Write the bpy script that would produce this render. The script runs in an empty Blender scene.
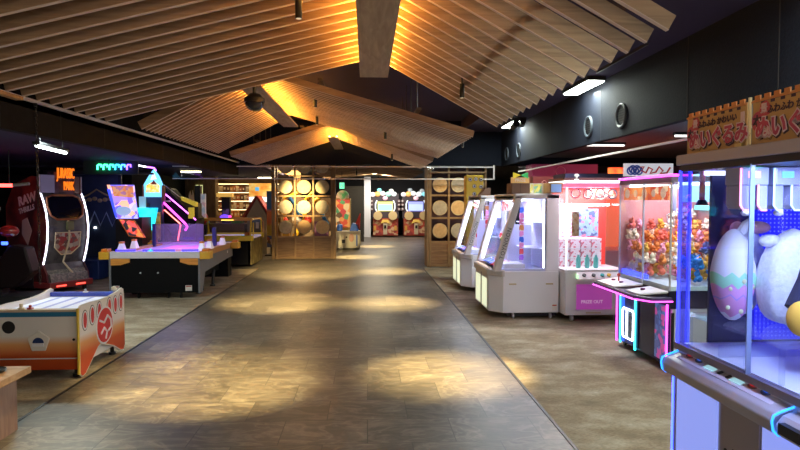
import bpy, bmesh, math, random
from mathutils import Vector, Matrix, Euler
R = math.radians
PI = math.pi
rnd = random.Random(7)
sc = bpy.context.scene
COL = sc.collection

# ------------------------------------------------------------------ materials
MATS = {}
GLOW = .36                               # one dial for every lit print, tube and screen
def M(name, col, rough=.5, metal=0., emit=None, es=0., spec=.5):
    if name in MATS: return MATS[name]
    m = bpy.data.materials.new(name); m.use_nodes = True
    b = m.node_tree.nodes['Principled BSDF']
    b.inputs['Base Color'].default_value = (*col, 1)
    b.inputs['Roughness'].default_value = rough
    b.inputs['Metallic'].default_value = metal
    b.inputs['Specular IOR Level'].default_value = spec
    if emit:
        b.inputs['Emission Color'].default_value = (*emit, 1)
        b.inputs['Emission Strength'].default_value = es*GLOW
    MATS[name] = m
    return m
def E_(name, col, s):                    # a lamp face, tube or screen
    return M(name, tuple(c*.6 for c in col), .4, 0, col, s)
def nodes(m):
    nt = m.node_tree
    return nt, nt.nodes, nt.links, nt.nodes['Principled BSDF']
def coords(nt, scale, kind='Object', rot=(0, 0, 0)):
    tc = nt.nodes.new('ShaderNodeTexCoord'); mp = nt.nodes.new('ShaderNodeMapping')
    mp.inputs['Scale'].default_value = scale; mp.inputs['Rotation'].default_value = rot
    nt.links.new(tc.outputs[kind], mp.inputs['Vector'])
    return mp
def ramp(nt, stops, interp='LINEAR'):
    r = nt.nodes.new('ShaderNodeValToRGB'); e = r.color_ramp; e.interpolation = interp
    while len(e.elements) < len(stops): e.elements.new(.5)
    for k, (p, c) in enumerate(stops):
        e.elements[k].position = p; e.elements[k].color = (*c, 1)
    return r
def wood(name, dark, light, scale=(1.2, 14, 14), rough=.55):
    if name in MATS: return MATS[name]
    m = M(name, light, rough); nt, N, L, b = nodes(m)
    mp = coords(nt, scale)
    oi = N.new('ShaderNodeObjectInfo'); mul = N.new('ShaderNodeMath'); mul.operation = 'MULTIPLY'; mul.inputs[1].default_value = 37
    L.new(oi.outputs['Random'], mul.inputs[0])
    ad = N.new('ShaderNodeVectorMath'); ad.operation = 'ADD'
    L.new(mp.outputs['Vector'], ad.inputs[0]); L.new(mul.outputs[0], ad.inputs[1])
    no = N.new('ShaderNodeTexNoise'); no.inputs['Scale'].default_value = 2.2; no.inputs['Detail'].default_value = 6; no.inputs['Distortion'].default_value = .7
    L.new(ad.outputs[0], no.inputs['Vector'])
    r = ramp(nt, [(.3, dark), (.7, light)])
    L.new(no.outputs['Fac'], r.inputs['Fac'])
    hs = N.new('ShaderNodeHueSaturation'); mr = N.new('ShaderNodeMapRange')
    mr.inputs['To Min'].default_value = .8; mr.inputs['To Max'].default_value = 1.15
    L.new(oi.outputs['Random'], mr.inputs['Value']); L.new(mr.outputs[0], hs.inputs['Value'])
    L.new(r.outputs['Color'], hs.inputs['Color']); L.new(hs.outputs['Color'], b.inputs['Base Color'])
    return m
def noisy(name, stops, scale=3., rough=.8, stretch=(1, 1, 1), detail=4, bump=0., emit=0.):
    if name in MATS: return MATS[name]
    m = M(name, stops[0][1], rough); nt, N, L, b = nodes(m)
    mp = coords(nt, stretch)
    no = N.new('ShaderNodeTexNoise'); no.inputs['Scale'].default_value = scale; no.inputs['Detail'].default_value = detail
    L.new(mp.outputs['Vector'], no.inputs['Vector'])
    r = ramp(nt, stops)
    L.new(no.outputs['Fac'], r.inputs['Fac']); L.new(r.outputs['Color'], b.inputs['Base Color'])
    if bump:
        bp = N.new('ShaderNodeBump'); bp.inputs['Strength'].default_value = bump; bp.inputs['Distance'].default_value = .01
        L.new(no.outputs['Fac'], bp.inputs['Height']); L.new(bp.outputs[0], b.inputs['Normal'])
    if emit:
        L.new(r.outputs['Color'], b.inputs['Emission Color']); b.inputs['Emission Strength'].default_value = emit*GLOW
    return m
def patches(name, cols, scale, rough=.4, emit=0., stretch=(1, 1, 1), rnd_=1.):   # printed artwork: patches of flat colour
    if name in MATS: return MATS[name]
    m = M(name, cols[0], rough); nt, N, L, b = nodes(m)
    mp = coords(nt, stretch)
    v = N.new('ShaderNodeTexVoronoi'); v.inputs['Scale'].default_value = scale; v.inputs['Randomness'].default_value = rnd_
    L.new(mp.outputs['Vector'], v.inputs['Vector'])
    sp = N.new('ShaderNodeSeparateColor'); L.new(v.outputs['Color'], sp.inputs[0])
    n = len(cols)
    r = ramp(nt, [(k/n, c) for k, c in enumerate(cols)], 'CONSTANT')
    L.new(sp.outputs[0], r.inputs['Fac']); L.new(r.outputs['Color'], b.inputs['Base Color'])
    if emit:
        L.new(r.outputs['Color'], b.inputs['Emission Color']); b.inputs['Emission Strength'].default_value = emit*GLOW
    return m
def dotted(name, base, dot, scale, size=.25, rough=.5, emit=0., stretch=(1, 1, 1)):
    if name in MATS: return MATS[name]
    m = M(name, base, rough); nt, N, L, b = nodes(m)
    mp = coords(nt, stretch)
    v = N.new('ShaderNodeTexVoronoi'); v.inputs['Scale'].default_value = scale; v.inputs['Randomness'].default_value = 0
    L.new(mp.outputs['Vector'], v.inputs['Vector'])
    r = ramp(nt, [(0, dot), (size, base)], 'CONSTANT')
    L.new(v.outputs['Distance'], r.inputs['Fac']); L.new(r.outputs['Color'], b.inputs['Base Color'])
    if emit:
        L.new(r.outputs['Color'], b.inputs['Emission Color']); b.inputs['Emission Strength'].default_value = emit*GLOW
    return m
def fade(name, stops, z0, z1, rough=.4):          # printed colour bands that change with height
    if name in MATS: return MATS[name]
    m = M(name, stops[0][1], rough); nt, N, L, b = nodes(m)
    tc = N.new('ShaderNodeTexCoord'); sp = N.new('ShaderNodeSeparateXYZ'); mr = N.new('ShaderNodeMapRange')
    L.new(tc.outputs['Object'], sp.inputs[0]); L.new(sp.outputs['Z'], mr.inputs['Value'])
    mr.inputs['From Min'].default_value = z0; mr.inputs['From Max'].default_value = z1
    r = ramp(nt, stops); L.new(mr.outputs[0], r.inputs['Fac']); L.new(r.outputs['Color'], b.inputs['Base Color'])
    return m
def glass(name, tint=(.95, .97, 1.), refl=.12, haze=0.):
    if name in MATS: return MATS[name]
    m = bpy.data.materials.new(name); m.use_nodes = True; nt = m.node_tree; N, L = nt.nodes, nt.links
    N.clear()
    o = N.new('ShaderNodeOutputMaterial'); t = N.new('ShaderNodeBsdfTransparent'); g = N.new('ShaderNodeBsdfGlossy')
    t.inputs['Color'].default_value = (*tint, 1); g.inputs['Roughness'].default_value = .03
    fr = N.new('ShaderNodeLayerWeight'); fr.inputs['Blend'].default_value = .5
    mx = N.new('ShaderNodeMixShader')
    pw = N.new('ShaderNodeMath'); pw.operation = 'POWER'; pw.inputs[1].default_value = 4
    mu = N.new('ShaderNodeMath'); mu.operation = 'MULTIPLY_ADD'; mu.inputs[1].default_value = .35; mu.inputs[2].default_value = .02*refl/.12
    L.new(fr.outputs['Facing'], pw.inputs[0]); L.new(pw.outputs[0], mu.inputs[0]); L.new(mu.outputs[0], mx.inputs[0])
    L.new(t.outputs[0], mx.inputs[1]); L.new(g.outputs[0], mx.inputs[2])
    last = mx
    if haze:
        d = N.new('ShaderNodeBsdfDiffuse'); d.inputs['Color'].default_value = (*tint, 1)
        m2 = N.new('ShaderNodeMixShader'); m2.inputs[0].default_value = haze
        L.new(mx.outputs[0], m2.inputs[1]); L.new(d.outputs[0], m2.inputs[2]); last = m2
    L.new(last.outputs[0], o.inputs['Surface'])
    MATS[name] = m
    return m

# ------------------------------------------------------------------ mesh builder
class MB:
    def __init__(s): s.bm = bmesh.new(); s.mi = 0
    def m(s, i): s.mi = i; return s
    def _face(s, vs):
        try:
            f = s.bm.faces.new(vs); f.material_index = s.mi; return f
        except ValueError: return None
    def box(s, x0, x1, y0, y1, z0, z1):
        v = [s.bm.verts.new(p) for p in ((x0,y0,z0),(x1,y0,z0),(x1,y1,z0),(x0,y1,z0),(x0,y0,z1),(x1,y0,z1),(x1,y1,z1),(x0,y1,z1))]
        for q in ((0,3,2,1),(4,5,6,7),(0,1,5,4),(1,2,6,5),(2,3,7,6),(3,0,4,7)): s._face([v[i] for i in q])
        return s
    def cbox(s, c, d): return s.box(c[0]-d[0]/2, c[0]+d[0]/2, c[1]-d[1]/2, c[1]+d[1]/2, c[2]-d[2]/2, c[2]+d[2]/2)
    def loft(s, A, B, cap=True):
        a = [s.bm.verts.new(p) for p in A]; b = [s.bm.verts.new(p) for p in B]; n = len(a)
        for i in range(n): s._face([a[i], a[(i+1) % n], b[(i+1) % n], b[i]])
        if cap: s._face(a[::-1]); s._face(b)
        return s
    def prism(s, pts, axis, a, b):
        f = {'x': lambda p, t: (t, p[0], p[1]), 'y': lambda p, t: (p[0], t, p[1]), 'z': lambda p, t: (p[0], p[1], t)}[axis]
        return s.loft([f(p, a) for p in pts], [f(p, b) for p in pts])
    def quad(s, *P): s._face([s.bm.verts.new(p) for p in P]); return s
    def slab(s, P, t):                   # a pane with thickness t along its normal
        P = [Vector(p) for p in P]; n = (P[1]-P[0]).cross(P[2]-P[0]).normalized()*t/2
        return s.loft([p-n for p in P], [p+n for p in P])
    def ring(s, c, ax, r, n, ph=0):
        ax = ax.normalized(); u = ax.orthogonal().normalized(); w = ax.cross(u)
        return [c+u*(r*math.cos(2*PI*k/n+ph))+w*(r*math.sin(2*PI*k/n+ph)) for k in range(n)]
    def cyl(s, p0, p1, r0, r1=None, n=16):
        p0, p1 = Vector(p0), Vector(p1); r1 = r0 if r1 is None else r1
        return s.loft(s.ring(p0, p1-p0, r0, n), s.ring(p1, p1-p0, r1, n))
    def tube(s, pts, r, n=8, closed=False):
        pts = [Vector(p) for p in pts]; m = len(pts); rings = []; u = None
        for i, p in enumerate(pts):
            if closed: d = pts[(i+1) % m]-pts[i-1]
            else: d = pts[min(i+1, m-1)]-pts[max(i-1, 0)]
            d.normalize()
            u = d.orthogonal().normalized() if u is None else (u-d*u.dot(d)).normalized()
            w = d.cross(u)
            rings.append([s.bm.verts.new(p+u*(r*math.cos(2*PI*k/n))+w*(r*math.sin(2*PI*k/n))) for k in range(n)])
        for i in range(m if closed else m-1):
            a, b = rings[i], rings[(i+1) % m]
            for k in range(n): s._face([a[k], a[(k+1) % n], b[(k+1) % n], b[k]])
        if not closed: s._face(rings[0][::-1]); s._face(rings[-1])
        return s
    def ball(s, c, r, n=12, f=None):
        if not isinstance(r, (tuple, list)): r = (r, r, r)
        t = bmesh.ops.create_uvsphere(s.bm, u_segments=n, v_segments=max(6, n*2//3), radius=1)
        for v in t['verts']:
            q = Vector((v.co.x*r[0], v.co.y*r[1], v.co.z*r[2]))
            if f: q = f(q)
            v.co = q+Vector(c)
        for g in {g for v in t['verts'] for g in v.link_faces}: g.material_index = s.mi
        return s
    def lathe(s, c, prof, n=20, axis='z'):
        c = Vector(c); prev = None
        for (r, h) in prof:
            ringv = []
            for k in range(n):
                a = 2*PI*k/n; p = (r*math.cos(a), r*math.sin(a), h)
                if axis == 'y': p = (p[0], p[2], p[1])
                if axis == 'x': p = (p[2], p[0], p[1])
                ringv.append(s.bm.verts.new(c+Vector(p)))
            if prev:
                for k in range(n): s._face([prev[k], prev[(k+1) % n], ringv[(k+1) % n], ringv[k]])
            else: s._face(ringv[::-1])
            prev = ringv
        s._face(prev)
        return s
    def build(s, name, mats, parent=None, smooth=False, bevel=0., label=None, loc=None, rot=None):
        bmesh.ops.recalc_face_normals(s.bm, faces=s.bm.faces)
        me = bpy.data.meshes.new(name); s.bm.to_mesh(me); s.bm.free()
        for x in (mats if isinstance(mats, (list, tuple)) else [mats]): me.materials.append(x)
        if smooth:
            for p in me.polygons: p.use_smooth = True
            me.set_sharp_from_angle(angle=R(40))
        o = bpy.data.objects.new(name, me); COL.objects.link(o)
        if parent: o.parent = parent
        if loc: o.location = loc
        if rot: o.rotation_euler = rot
        if bevel:
            b = o.modifiers.new('bevel', 'BEVEL'); b.width = bevel; b.segments = 2; b.limit_method = 'ANGLE'; b.angle_limit = R(35)
        if label: o['label'] = label
        return o
def P_(name, mat, parent, *boxes, bevel=0., label=None):        # a part made of boxes
    b = MB()
    for q in boxes: b.box(*q)
    return b.build(name, mat, parent, bevel=bevel, label=label)
def tag(o, label, cat, group=None, kind=None):
    o['label'] = label; o['category'] = cat
    if group: o['group'] = group
    if kind: o['kind'] = kind
    return o
def thing(name, label, cat, loc=(0, 0, 0), rz=0., group=None):
    o = bpy.data.objects.new(name, None); COL.objects.link(o); o.empty_display_size = .1
    o.location = loc; o.rotation_euler = (0, 0, rz)
    return tag(o, label, cat, group)
def struct(o): o['kind'] = 'structure'; return o
def kids(o): return [c for c in bpy.data.objects if c.parent == o]
def copy_tree(o, loc=None, rz=None, label=None, group=None, parent=None):
    c = o.copy(); COL.objects.link(c)
    if parent: c.parent = parent
    if loc is not None: c.location = loc
    if rz is not None: c.rotation_euler.z = rz
    if label: c['label'] = label
    if group: c['group'] = group
    for ch in kids(o): copy_tree(ch, parent=c)
    return c
def lettering(name, s, size, mat, parent, loc, rot, ext=.002, bold=0., spacing=1., xs=1., label=None):
    c = bpy.data.curves.new(name, 'FONT'); c.body = s; c.size = size; c.align_x = 'CENTER'; c.align_y = 'CENTER'
    c.extrude = ext; c.offset = bold; c.space_character = spacing; c.resolution_u = 2
    t = bpy.data.objects.new(name, c); COL.objects.link(t)
    bpy.context.view_layer.update()
    me = bpy.data.meshes.new_from_object(t.evaluated_get(bpy.context.evaluated_depsgraph_get()))
    bpy.data.objects.remove(t); bpy.data.curves.remove(c)
    me.materials.clear(); me.materials.append(mat)
    if xs != 1: me.transform(Matrix.Diagonal((xs, 1, 1, 1)))
    o = bpy.data.objects.new(name, me); COL.objects.link(o); o.parent = parent
    o.location = loc; o.rotation_euler = rot
    if label: o['label'] = label
    return o
FRONT = (R(90), 0, 0)                    # lettering that faces -Y
SIDE = (R(90), 0, R(-90))                # lettering that faces -X
def lamp(name, kind, loc, col, power, target=None, size=.1, spot=60, blend=.8, sx=None, sy=None):
    l = bpy.data.lights.new(name, kind); l.color = col; l.energy = power
    if kind == 'SPOT': l.spot_size = R(spot); l.spot_blend = blend; l.shadow_soft_size = size
    elif kind == 'AREA':
        l.shape = 'RECTANGLE'; l.size = sx or size; l.size_y = sy or size
    else: l.shadow_soft_size = size
    o = bpy.data.objects.new(name, l); COL.objects.link(o); o.location = loc
    if target: o.rotation_euler = (Vector(target)-Vector(loc)).to_track_quat('-Z', 'Y').to_euler()
    return o
def circle(c, r, n=24, plane='xz', a0=0., a1=2*PI):
    out = []
    for k in range(n):
        a = a0+(a1-a0)*k/(n if a1-a0 > 6.28 else n-1)
        u, v = r*math.cos(a), r*math.sin(a)
        out.append({'xz': (c[0]+u, c[1], c[2]+v), 'yz': (c[0], c[1]+u, c[2]+v), 'xy': (c[0]+u, c[1]+v, c[2])}[plane])
    return out

# common materials
BLACK = M('black_laminate', (.012, .012, .014), .45)
SATIN = M('black_metal', (.02, .02, .022), .35, .6)
NAVYW = noisy('navy_wall_paint', [(.3, (.004, .0058, .0135)), (.7, (.007, .010, .020))], 40, .8, bump=.25)
NAVYW.node_tree.nodes['Principled BSDF'].inputs['Specular IOR Level'].default_value = .15
DARKC = M('dark_ceiling_paint', (.04, .036, .075), .85, spec=.1)
OLIVE = noisy('taupe_bulkhead_paint', [(.3, (.0075, .007, .0078)), (.7, (.011, .0105, .0115))], 12, .85)
OLIVE.node_tree.nodes['Principled BSDF'].inputs['Specular IOR Level'].default_value = .1
PALE = M('pale_aluminium', (.75, .72, .73), .45, .1)
SLAT = wood('slat_oak', (.21, .127, .07), (.365, .24, .14), (.8, 12, 12))
EDGE = M('pale_slat_edge', (.6, .5, .44), .6)  # paler strip along the bottom edge of each slat
RIDGE = wood('ridge_oak', (.27, .19, .13), (.42, .32, .23), (9, 1.2, 9))
LATT = wood('lattice_ash', (.25, .13, .05), (.42, .25, .11), (8, 8, 1.2))
LATTH = wood('lattice_ash_rail', (.25, .13, .05), (.42, .25, .11), (1.2, 8, 8))
WALN = wood('walnut_panel', (.20, .10, .045), (.36, .20, .09), (1.2, 9, 9))
CREAM = M('cream_skin', (.75, .63, .43), .55)
TAN = M('tan_skin', (.66, .42, .2), .55)
WHITE = M('white_gloss', (.78, .78, .8), .3)
LGREY = M('pale_grey_metal', (.52, .52, .56), .35, .1)
MGREY = M('taupe_grey_metal', (.36, .33, .34), .35, .3)
RED = M('red_paint', (.5, .03, .02), .35)
YEL = M('yellow_plastic', (.75, .45, .03), .35)
ORG = M('orange_plastic', (.8, .25, .03), .35)
BLUE = M('blue_plastic', (.03, .12, .55), .35)
TEAL = M('teal_plastic', (.03, .4, .4), .35)
PINK = M('pink_plastic', (.85, .3, .45), .4)
GLASS = glass('clear_glass')
ACRYL = glass('clear_acrylic', (.92, .94, 1.), .16, .02)
WTUBE = E_('white_tube', (1., .95, .82), 14)
WARM = E_('warm_strip', (1., .42, .05), 105)
MAG = E_('magenta_neon', (1., .07, .85), 3.4)
CYN = E_('cyan_neon', (.05, .75, 1.), 2.6)
BLN = E_('blue_neon', (.03, .06, 1.), 7)
WLED = E_('white_led', (.85, .88, 1.), 9)

# ------------------------------------------------------------------ the setting
def tiles():
    m = M('stone_vinyl_tile', (.1, .09, .07), .32); nt, N, L, b = nodes(m)
    tc = N.new('ShaderNodeTexCoord')
    br = N.new('ShaderNodeTexBrick'); br.offset = .5
    br.inputs['Scale'].default_value = 1; br.inputs['Brick Width'].default_value = .61; br.inputs['Row Height'].default_value = .44
    br.inputs['Mortar Size'].default_value = .0035; br.inputs['Bias'].default_value = 0
    br.inputs['Color1'].default_value = (0, 0, 0, 1); br.inputs['Color2'].default_value = (1, 1, 1, 1); br.inputs['Mortar'].default_value = (.3, .3, .3, 1)
    L.new(tc.outputs['Object'], br.inputs['Vector'])
    # veins: every tile shifts the noise, so they break at the joints
    sh = N.new('ShaderNodeVectorMath'); sh.operation = 'MULTIPLY_ADD'; sh.inputs[1].default_value = (9, 5, 3)
    L.new(br.outputs['Color'], sh.inputs[0]); L.new(tc.outputs['Object'], sh.inputs[2])
    mp = N.new('ShaderNodeMapping'); mp.inputs['Scale'].default_value = (1., 2.1, 1); mp.inputs['Rotation'].default_value = (0, 0, .5)
    L.new(sh.outputs[0], mp.inputs['Vector'])
    no = N.new('ShaderNodeTexNoise'); no.inputs['Scale'].default_value = 2.6; no.inputs['Detail'].default_value = 10; no.inputs['Roughness'].default_value = .68; no.inputs['Distortion'].default_value = 1.4
    L.new(mp.outputs['Vector'], no.inputs['Vector'])
    r = ramp(nt, [(.26, (.06, .051, .042)), (.46, (.092, .078, .063)), (.60, (.15, .13, .102)), (.74, (.29, .255, .20))])
    L.new(no.outputs['Fac'], r.inputs['Fac'])
    vn = N.new('ShaderNodeTexNoise'); vn.inputs['Scale'].default_value = 1.5; vn.inputs['Detail'].default_value = 5; vn.inputs['Distortion'].default_value = 2.6
    L.new(mp.outputs['Vector'], vn.inputs['Vector'])
    vr = ramp(nt, [(.455, (0, 0, 0)), (.495, (1, 1, 1)), (.505, (1, 1, 1)), (.56, (0, 0, 0))]); L.new(vn.outputs['Fac'], vr.inputs['Fac'])
    vm = N.new('ShaderNodeMath'); vm.operation = 'MULTIPLY'; vm.inputs[1].default_value = .26; L.new(vr.outputs['Color'], vm.inputs[0])
    vx = N.new('ShaderNodeMixRGB'); vx.inputs['Color2'].default_value = (.34, .30, .235, 1); L.new(vm.outputs[0], vx.inputs['Fac']); L.new(r.outputs['Color'], vx.inputs['Color1']); r = vx
    hs = N.new('ShaderNodeHueSaturation'); mr = N.new('ShaderNodeMapRange'); mr.inputs['To Min'].default_value = .62; mr.inputs['To Max'].default_value = 1.15
    L.new(br.outputs['Color'], mr.inputs['Value']); L.new(mr.outputs[0], hs.inputs['Value']); L.new(r.outputs['Color'], hs.inputs['Color'])
    dk = N.new('ShaderNodeMixRGB'); dk.inputs['Color2'].default_value = (.05, .043, .036, 1)
    L.new(br.outputs['Fac'], dk.inputs['Fac']); L.new(hs.outputs['Color'], dk.inputs['Color1']); L.new(dk.outputs['Color'], b.inputs['Base Color'])
    rr = N.new('ShaderNodeMapRange'); rr.inputs['To Min'].default_value = .3; rr.inputs['To Max'].default_value = .5
    L.new(no.outputs['Fac'], rr.inputs['Value']); L.new(rr.outputs[0], b.inputs['Roughness'])
    return m
def carpet():
    m = M('mottled_carpet', (.14, .115, .085), .95, spec=.1); nt, N, L, b = nodes(m)
    mp = coords(nt, (1.3, 2.2, 1), rot=(0, 0, .35))
    no = N.new('ShaderNodeTexNoise'); no.inputs['Scale'].default_value = 1.4; no.inputs['Detail'].default_value = 9; no.inputs['Roughness'].default_value = .7
    L.new(mp.outputs['Vector'], no.inputs['Vector'])
    r = ramp(nt, [(.32, (.18, .14, .10)), (.5, (.28, .225, .155)), (.68, (.42, .37, .29))])
    L.new(no.outputs['Fac'], r.inputs['Fac'])
    mp2 = coords(nt, (1.3, 4, 1)); n2 = N.new('ShaderNodeTexNoise'); n2.inputs['Scale'].default_value = 28; n2.inputs['Detail'].default_value = 3
    L.new(mp2.outputs['Vector'], n2.inputs['Vector'])
    mx = N.new('ShaderNodeMixRGB'); mx.blend_type = 'OVERLAY'; mx.inputs['Fac'].default_value = .5
    L.new(r.outputs['Color'], mx.inputs['Color1']); L.new(n2.outputs['Fac'], mx.inputs['Color2']); L.new(mx.outputs['Color'], b.inputs['Base Color'])
    bp = N.new('ShaderNodeBump'); bp.inputs['Strength'].default_value = .25; bp.inputs['Distance'].default_value = .004
    L.new(n2.outputs['Fac'], bp.inputs['Height']); L.new(bp.outputs[0], b.inputs['Normal'])
    return m
TILE, CARPET = tiles(), carpet()
XL, XR, YE = -2.62, 1.385, 14.45
b = MB(); b.box(XL, XR, -3, YE, -.1, 0); b.box(-11, 9, YE, 30, -.1, 0); struct(b.build('floor', TILE))
b = MB(); b.box(-11, XL, -3, YE, -.1, .002); struct(b.build('floor_left', CARPET))
b = MB(); b.box(XR, 9, -3, YE, -.1, .002); struct(b.build('floor_right', CARPET))
b = MB(); b.box(XL-.012, XL+.012, -3, YE, 0, .005); struct(b.build('trim_1', BLACK))
b = MB(); b.box(XR-.012, XR+.012, -3, YE, 0, .005); struct(b.build('trim_2', BLACK))
b = MB(); b.box(XR, 4.5, YE-.03, YE+.01, 0, .005); struct(b.build('trim_3', M('pale_carpet_edge', (.3, .26, .2), .7)))
struct(P_('ceiling', DARKC, None, (-3.1, 2.3, -3, 14.5, 3.6, 3.7), (2.3, 3.4, -3, 14.5, 3.34, 3.7)))
struct(P_('ceiling_left', DARKC, None, (-11, -3.1, -3, 14.4, 2.5, 2.6)))
CEILR = M('grey_low_ceiling', (.13, .12, .15), .8)
struct(P_('ceiling_right', CEILR, None, (3.4, 9, -3, 14.4, 2.72, 2.8)))
struct(P_('ceiling_back', M('back_ceiling_paint', (.05, .042, .035), .8), None, (-11, 9, 14.5, 30, 2.75, 2.85)))
struct(P_('wall_right_upper', NAVYW, None, (3.3, 3.4, -3, 14.5, 2.5, 3.6)))
struct(P_('wall_left_upper', OLIVE, None, (-3.2, -3.1, -3, 14.5, 2.27, 3.7)))
struct(P_('wall_back_upper', NAVYW, None, (-11, 9, 14.4, 14.5, 2.52, 3.7)))
DKW = M('charcoal_wall_paint', (.02, .021, .027), .8)
struct(P_('wall_left', DKW, None, (-11.1, -11, -3, 30, 0, 2.85)))
struct(P_('wall_right', M('plum_wall_paint', (.12, .03, .06), .8), None, (9, 9.1, -3, 30, 0, 2.85)))
struct(P_('wall_far', DKW, None, (-11, 9, 29, 29.1, 0, 2.85)))
struct(P_('wall_near', DKW, None, (-11, 9, -3.1, -3, 0, 3.7)))
struct(P_('trim_4', PALE, None, (-3.102, -3.06, -3, 14.4, 2.56, 2.585)))
struct(P_('trim_5', M('panel_joint', (.02, .018, .017), .8), None, *[(-3.1, -3.098, 2.2+1.0*k, 2.208+1.0*k, 2.28, 2.555) for k in range(12)]))
struct(P_('trim_6', M('wall_joint', (.012, .013, .018), .8), None, *[(3.297, 3.3, y, y+.01, 2.5, 3.34) for y in (4.6, 5.95, 8.2, 10.5, 12.8)]))
struct(P_('ceiling_shop', DARKC, None, (-11, -2.62, 14.6, 30, 2.46, 2.52)))
# far shop's partition walls and piers
struct(P_('wall_shop_side', DKW, None, (-6.6, -6.4, 16.5, 21.6, 0, 2.75)))
struct(P_('wall_shop_back', M('honey_wall_paint', (.5, .3, .13), .7), None, (-6.4, -2.4, 21.6, 21.75, 0, 2.75)))
struct(P_('pillar_1', wood('pier_wood', (.2, .12, .05), (.36, .23, .1), (8, 8, 1.5)), None, (-5.42, -5.02, 19.9, 20.3, 0, 2.75)))
struct(P_('pillar_2', M('white_pier_paint', (.75, .77, .8), .6), None, (-.13, .17, 27.05, 27.4, 0, 2.75)))
struct(P_('wall_dark_partition', M('near_black_panel', (.012, .012, .014), .6), None, (-.95, -.13, 24.0, 24.2, 0, 2.25)))

# smoke screens: hanging glass with pale rails
t = thing('smoke_screen', 'long clear hanging glass screen with pale rails crossing above the drum lattices', 'glass screen', (0, 14.3, 2.52))
P_('pane', GLASS, t, (-4.6, 3.1, -.006, .006, -.33, 0)); P_('rail', PALE, t, (-4.6, 3.1, -.015, .015, -.35, -.325)); P_('rail', PALE, t, (-4.6, 3.1, -.015, .015, -.055, -.035))
P_('end_post', PALE, t, (3.08, 3.11, -.015, .015, -.35, 0))
t = thing('smoke_screen', 'clear glass screen with pale lower rail under the navy bulkhead on the right', 'glass screen', (3.32, 2.6, 2.5))
P_('pane', GLASS, t, (-.005, .005, 0, 10.2, -.2, 0)); P_('rail', PALE, t, (-.012, .012, 0, 10.2, -.22, -.195))

# round vents in the bulkhead
v0 = None
for y, l in ((7.52, 'round dark vent in the navy bulkhead, nearest and largest of the four'), (8.66, 'round dark vent just behind the nearest one under the near ceiling light'),
             (12.7, 'small round vent under the far ceiling light, the nearer of that pair'), (13.8, 'farthest of the four round vents, close to the dark back corner')):
    if v0 is None:
        v0 = thing('round_vent', l, 'vent', (3.3, y, 2.755), 0, 'round vents along the navy bulkhead')
        b = MB(); b.lathe((0, 0, 0), [(.16, 0), (.16, -.02), (.145, -.03), (.125, -.02), (.125, .01)], 28, 'x'); b.build('vent_ring', M('blue_grey_vent_metal', (.03, .04, .055), .6, .0), v0, True)
        b = MB(); b.lathe((0, 0, 0), [(.128, -.004), (.1, -.004), (.0, -.005)], 28, 'x'); b.build('vent_mouth', M('vent_black', (.006, .006, .008), .8), v0)
        b = MB()
        for k in range(-3, 4):
            w = math.sqrt(.125**2-(k*.032)**2); b.box(-.012, -.006, -w, w, k*.032-.004, k*.032+.004)
        b.build('louvre', M('louvre_dark', (.006, .007, .01), .7, spec=.1), v0)
    else: copy_tree(v0, (3.3, y, 2.755), label=l)

# ------------------------------------------------------------------ ceiling lamps
f0 = None
TROFFER = E_('troffer_diffuser', (.93, 1., .88), 30)
for y, l in ((7.9, 'lit rectangular ceiling light beside the bulkhead, nearest one in view'), (12.0, 'lit rectangular ceiling light far along the bulkhead above the small vents'),
             (2.9, 'added unseen rectangular ceiling light over the nearest claw machine'), (-.5, 'added unseen rectangular ceiling light behind the camera by the bulkhead')):  # the last two are unseen repeats added for fill
    if f0 is None:
        f0 = thing('ceiling_light', l, 'ceiling light', (3.1, y, 3.34), 0, 'rectangular lights along the bulkhead')
        P_('light_housing', BLACK, f0, (-.13, .13, -.02, 1.02, -.06, 0), bevel=.005); P_('light_diffuser', TROFFER, f0, (-.11, .11, 0, 1., -.075, -.055))
    else: copy_tree(f0, (3.1, y, 3.34), label=l)
for y, p in ((8.4, 30), (12.5, 22), (3.4, 26), (0, 16)):
    lamp('light_throw', 'AREA', (3.08, y, 3.25), (.9, 1., .87), p, (2.6, y, 0), sx=.22, sy=1.)
t0 = None
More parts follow.
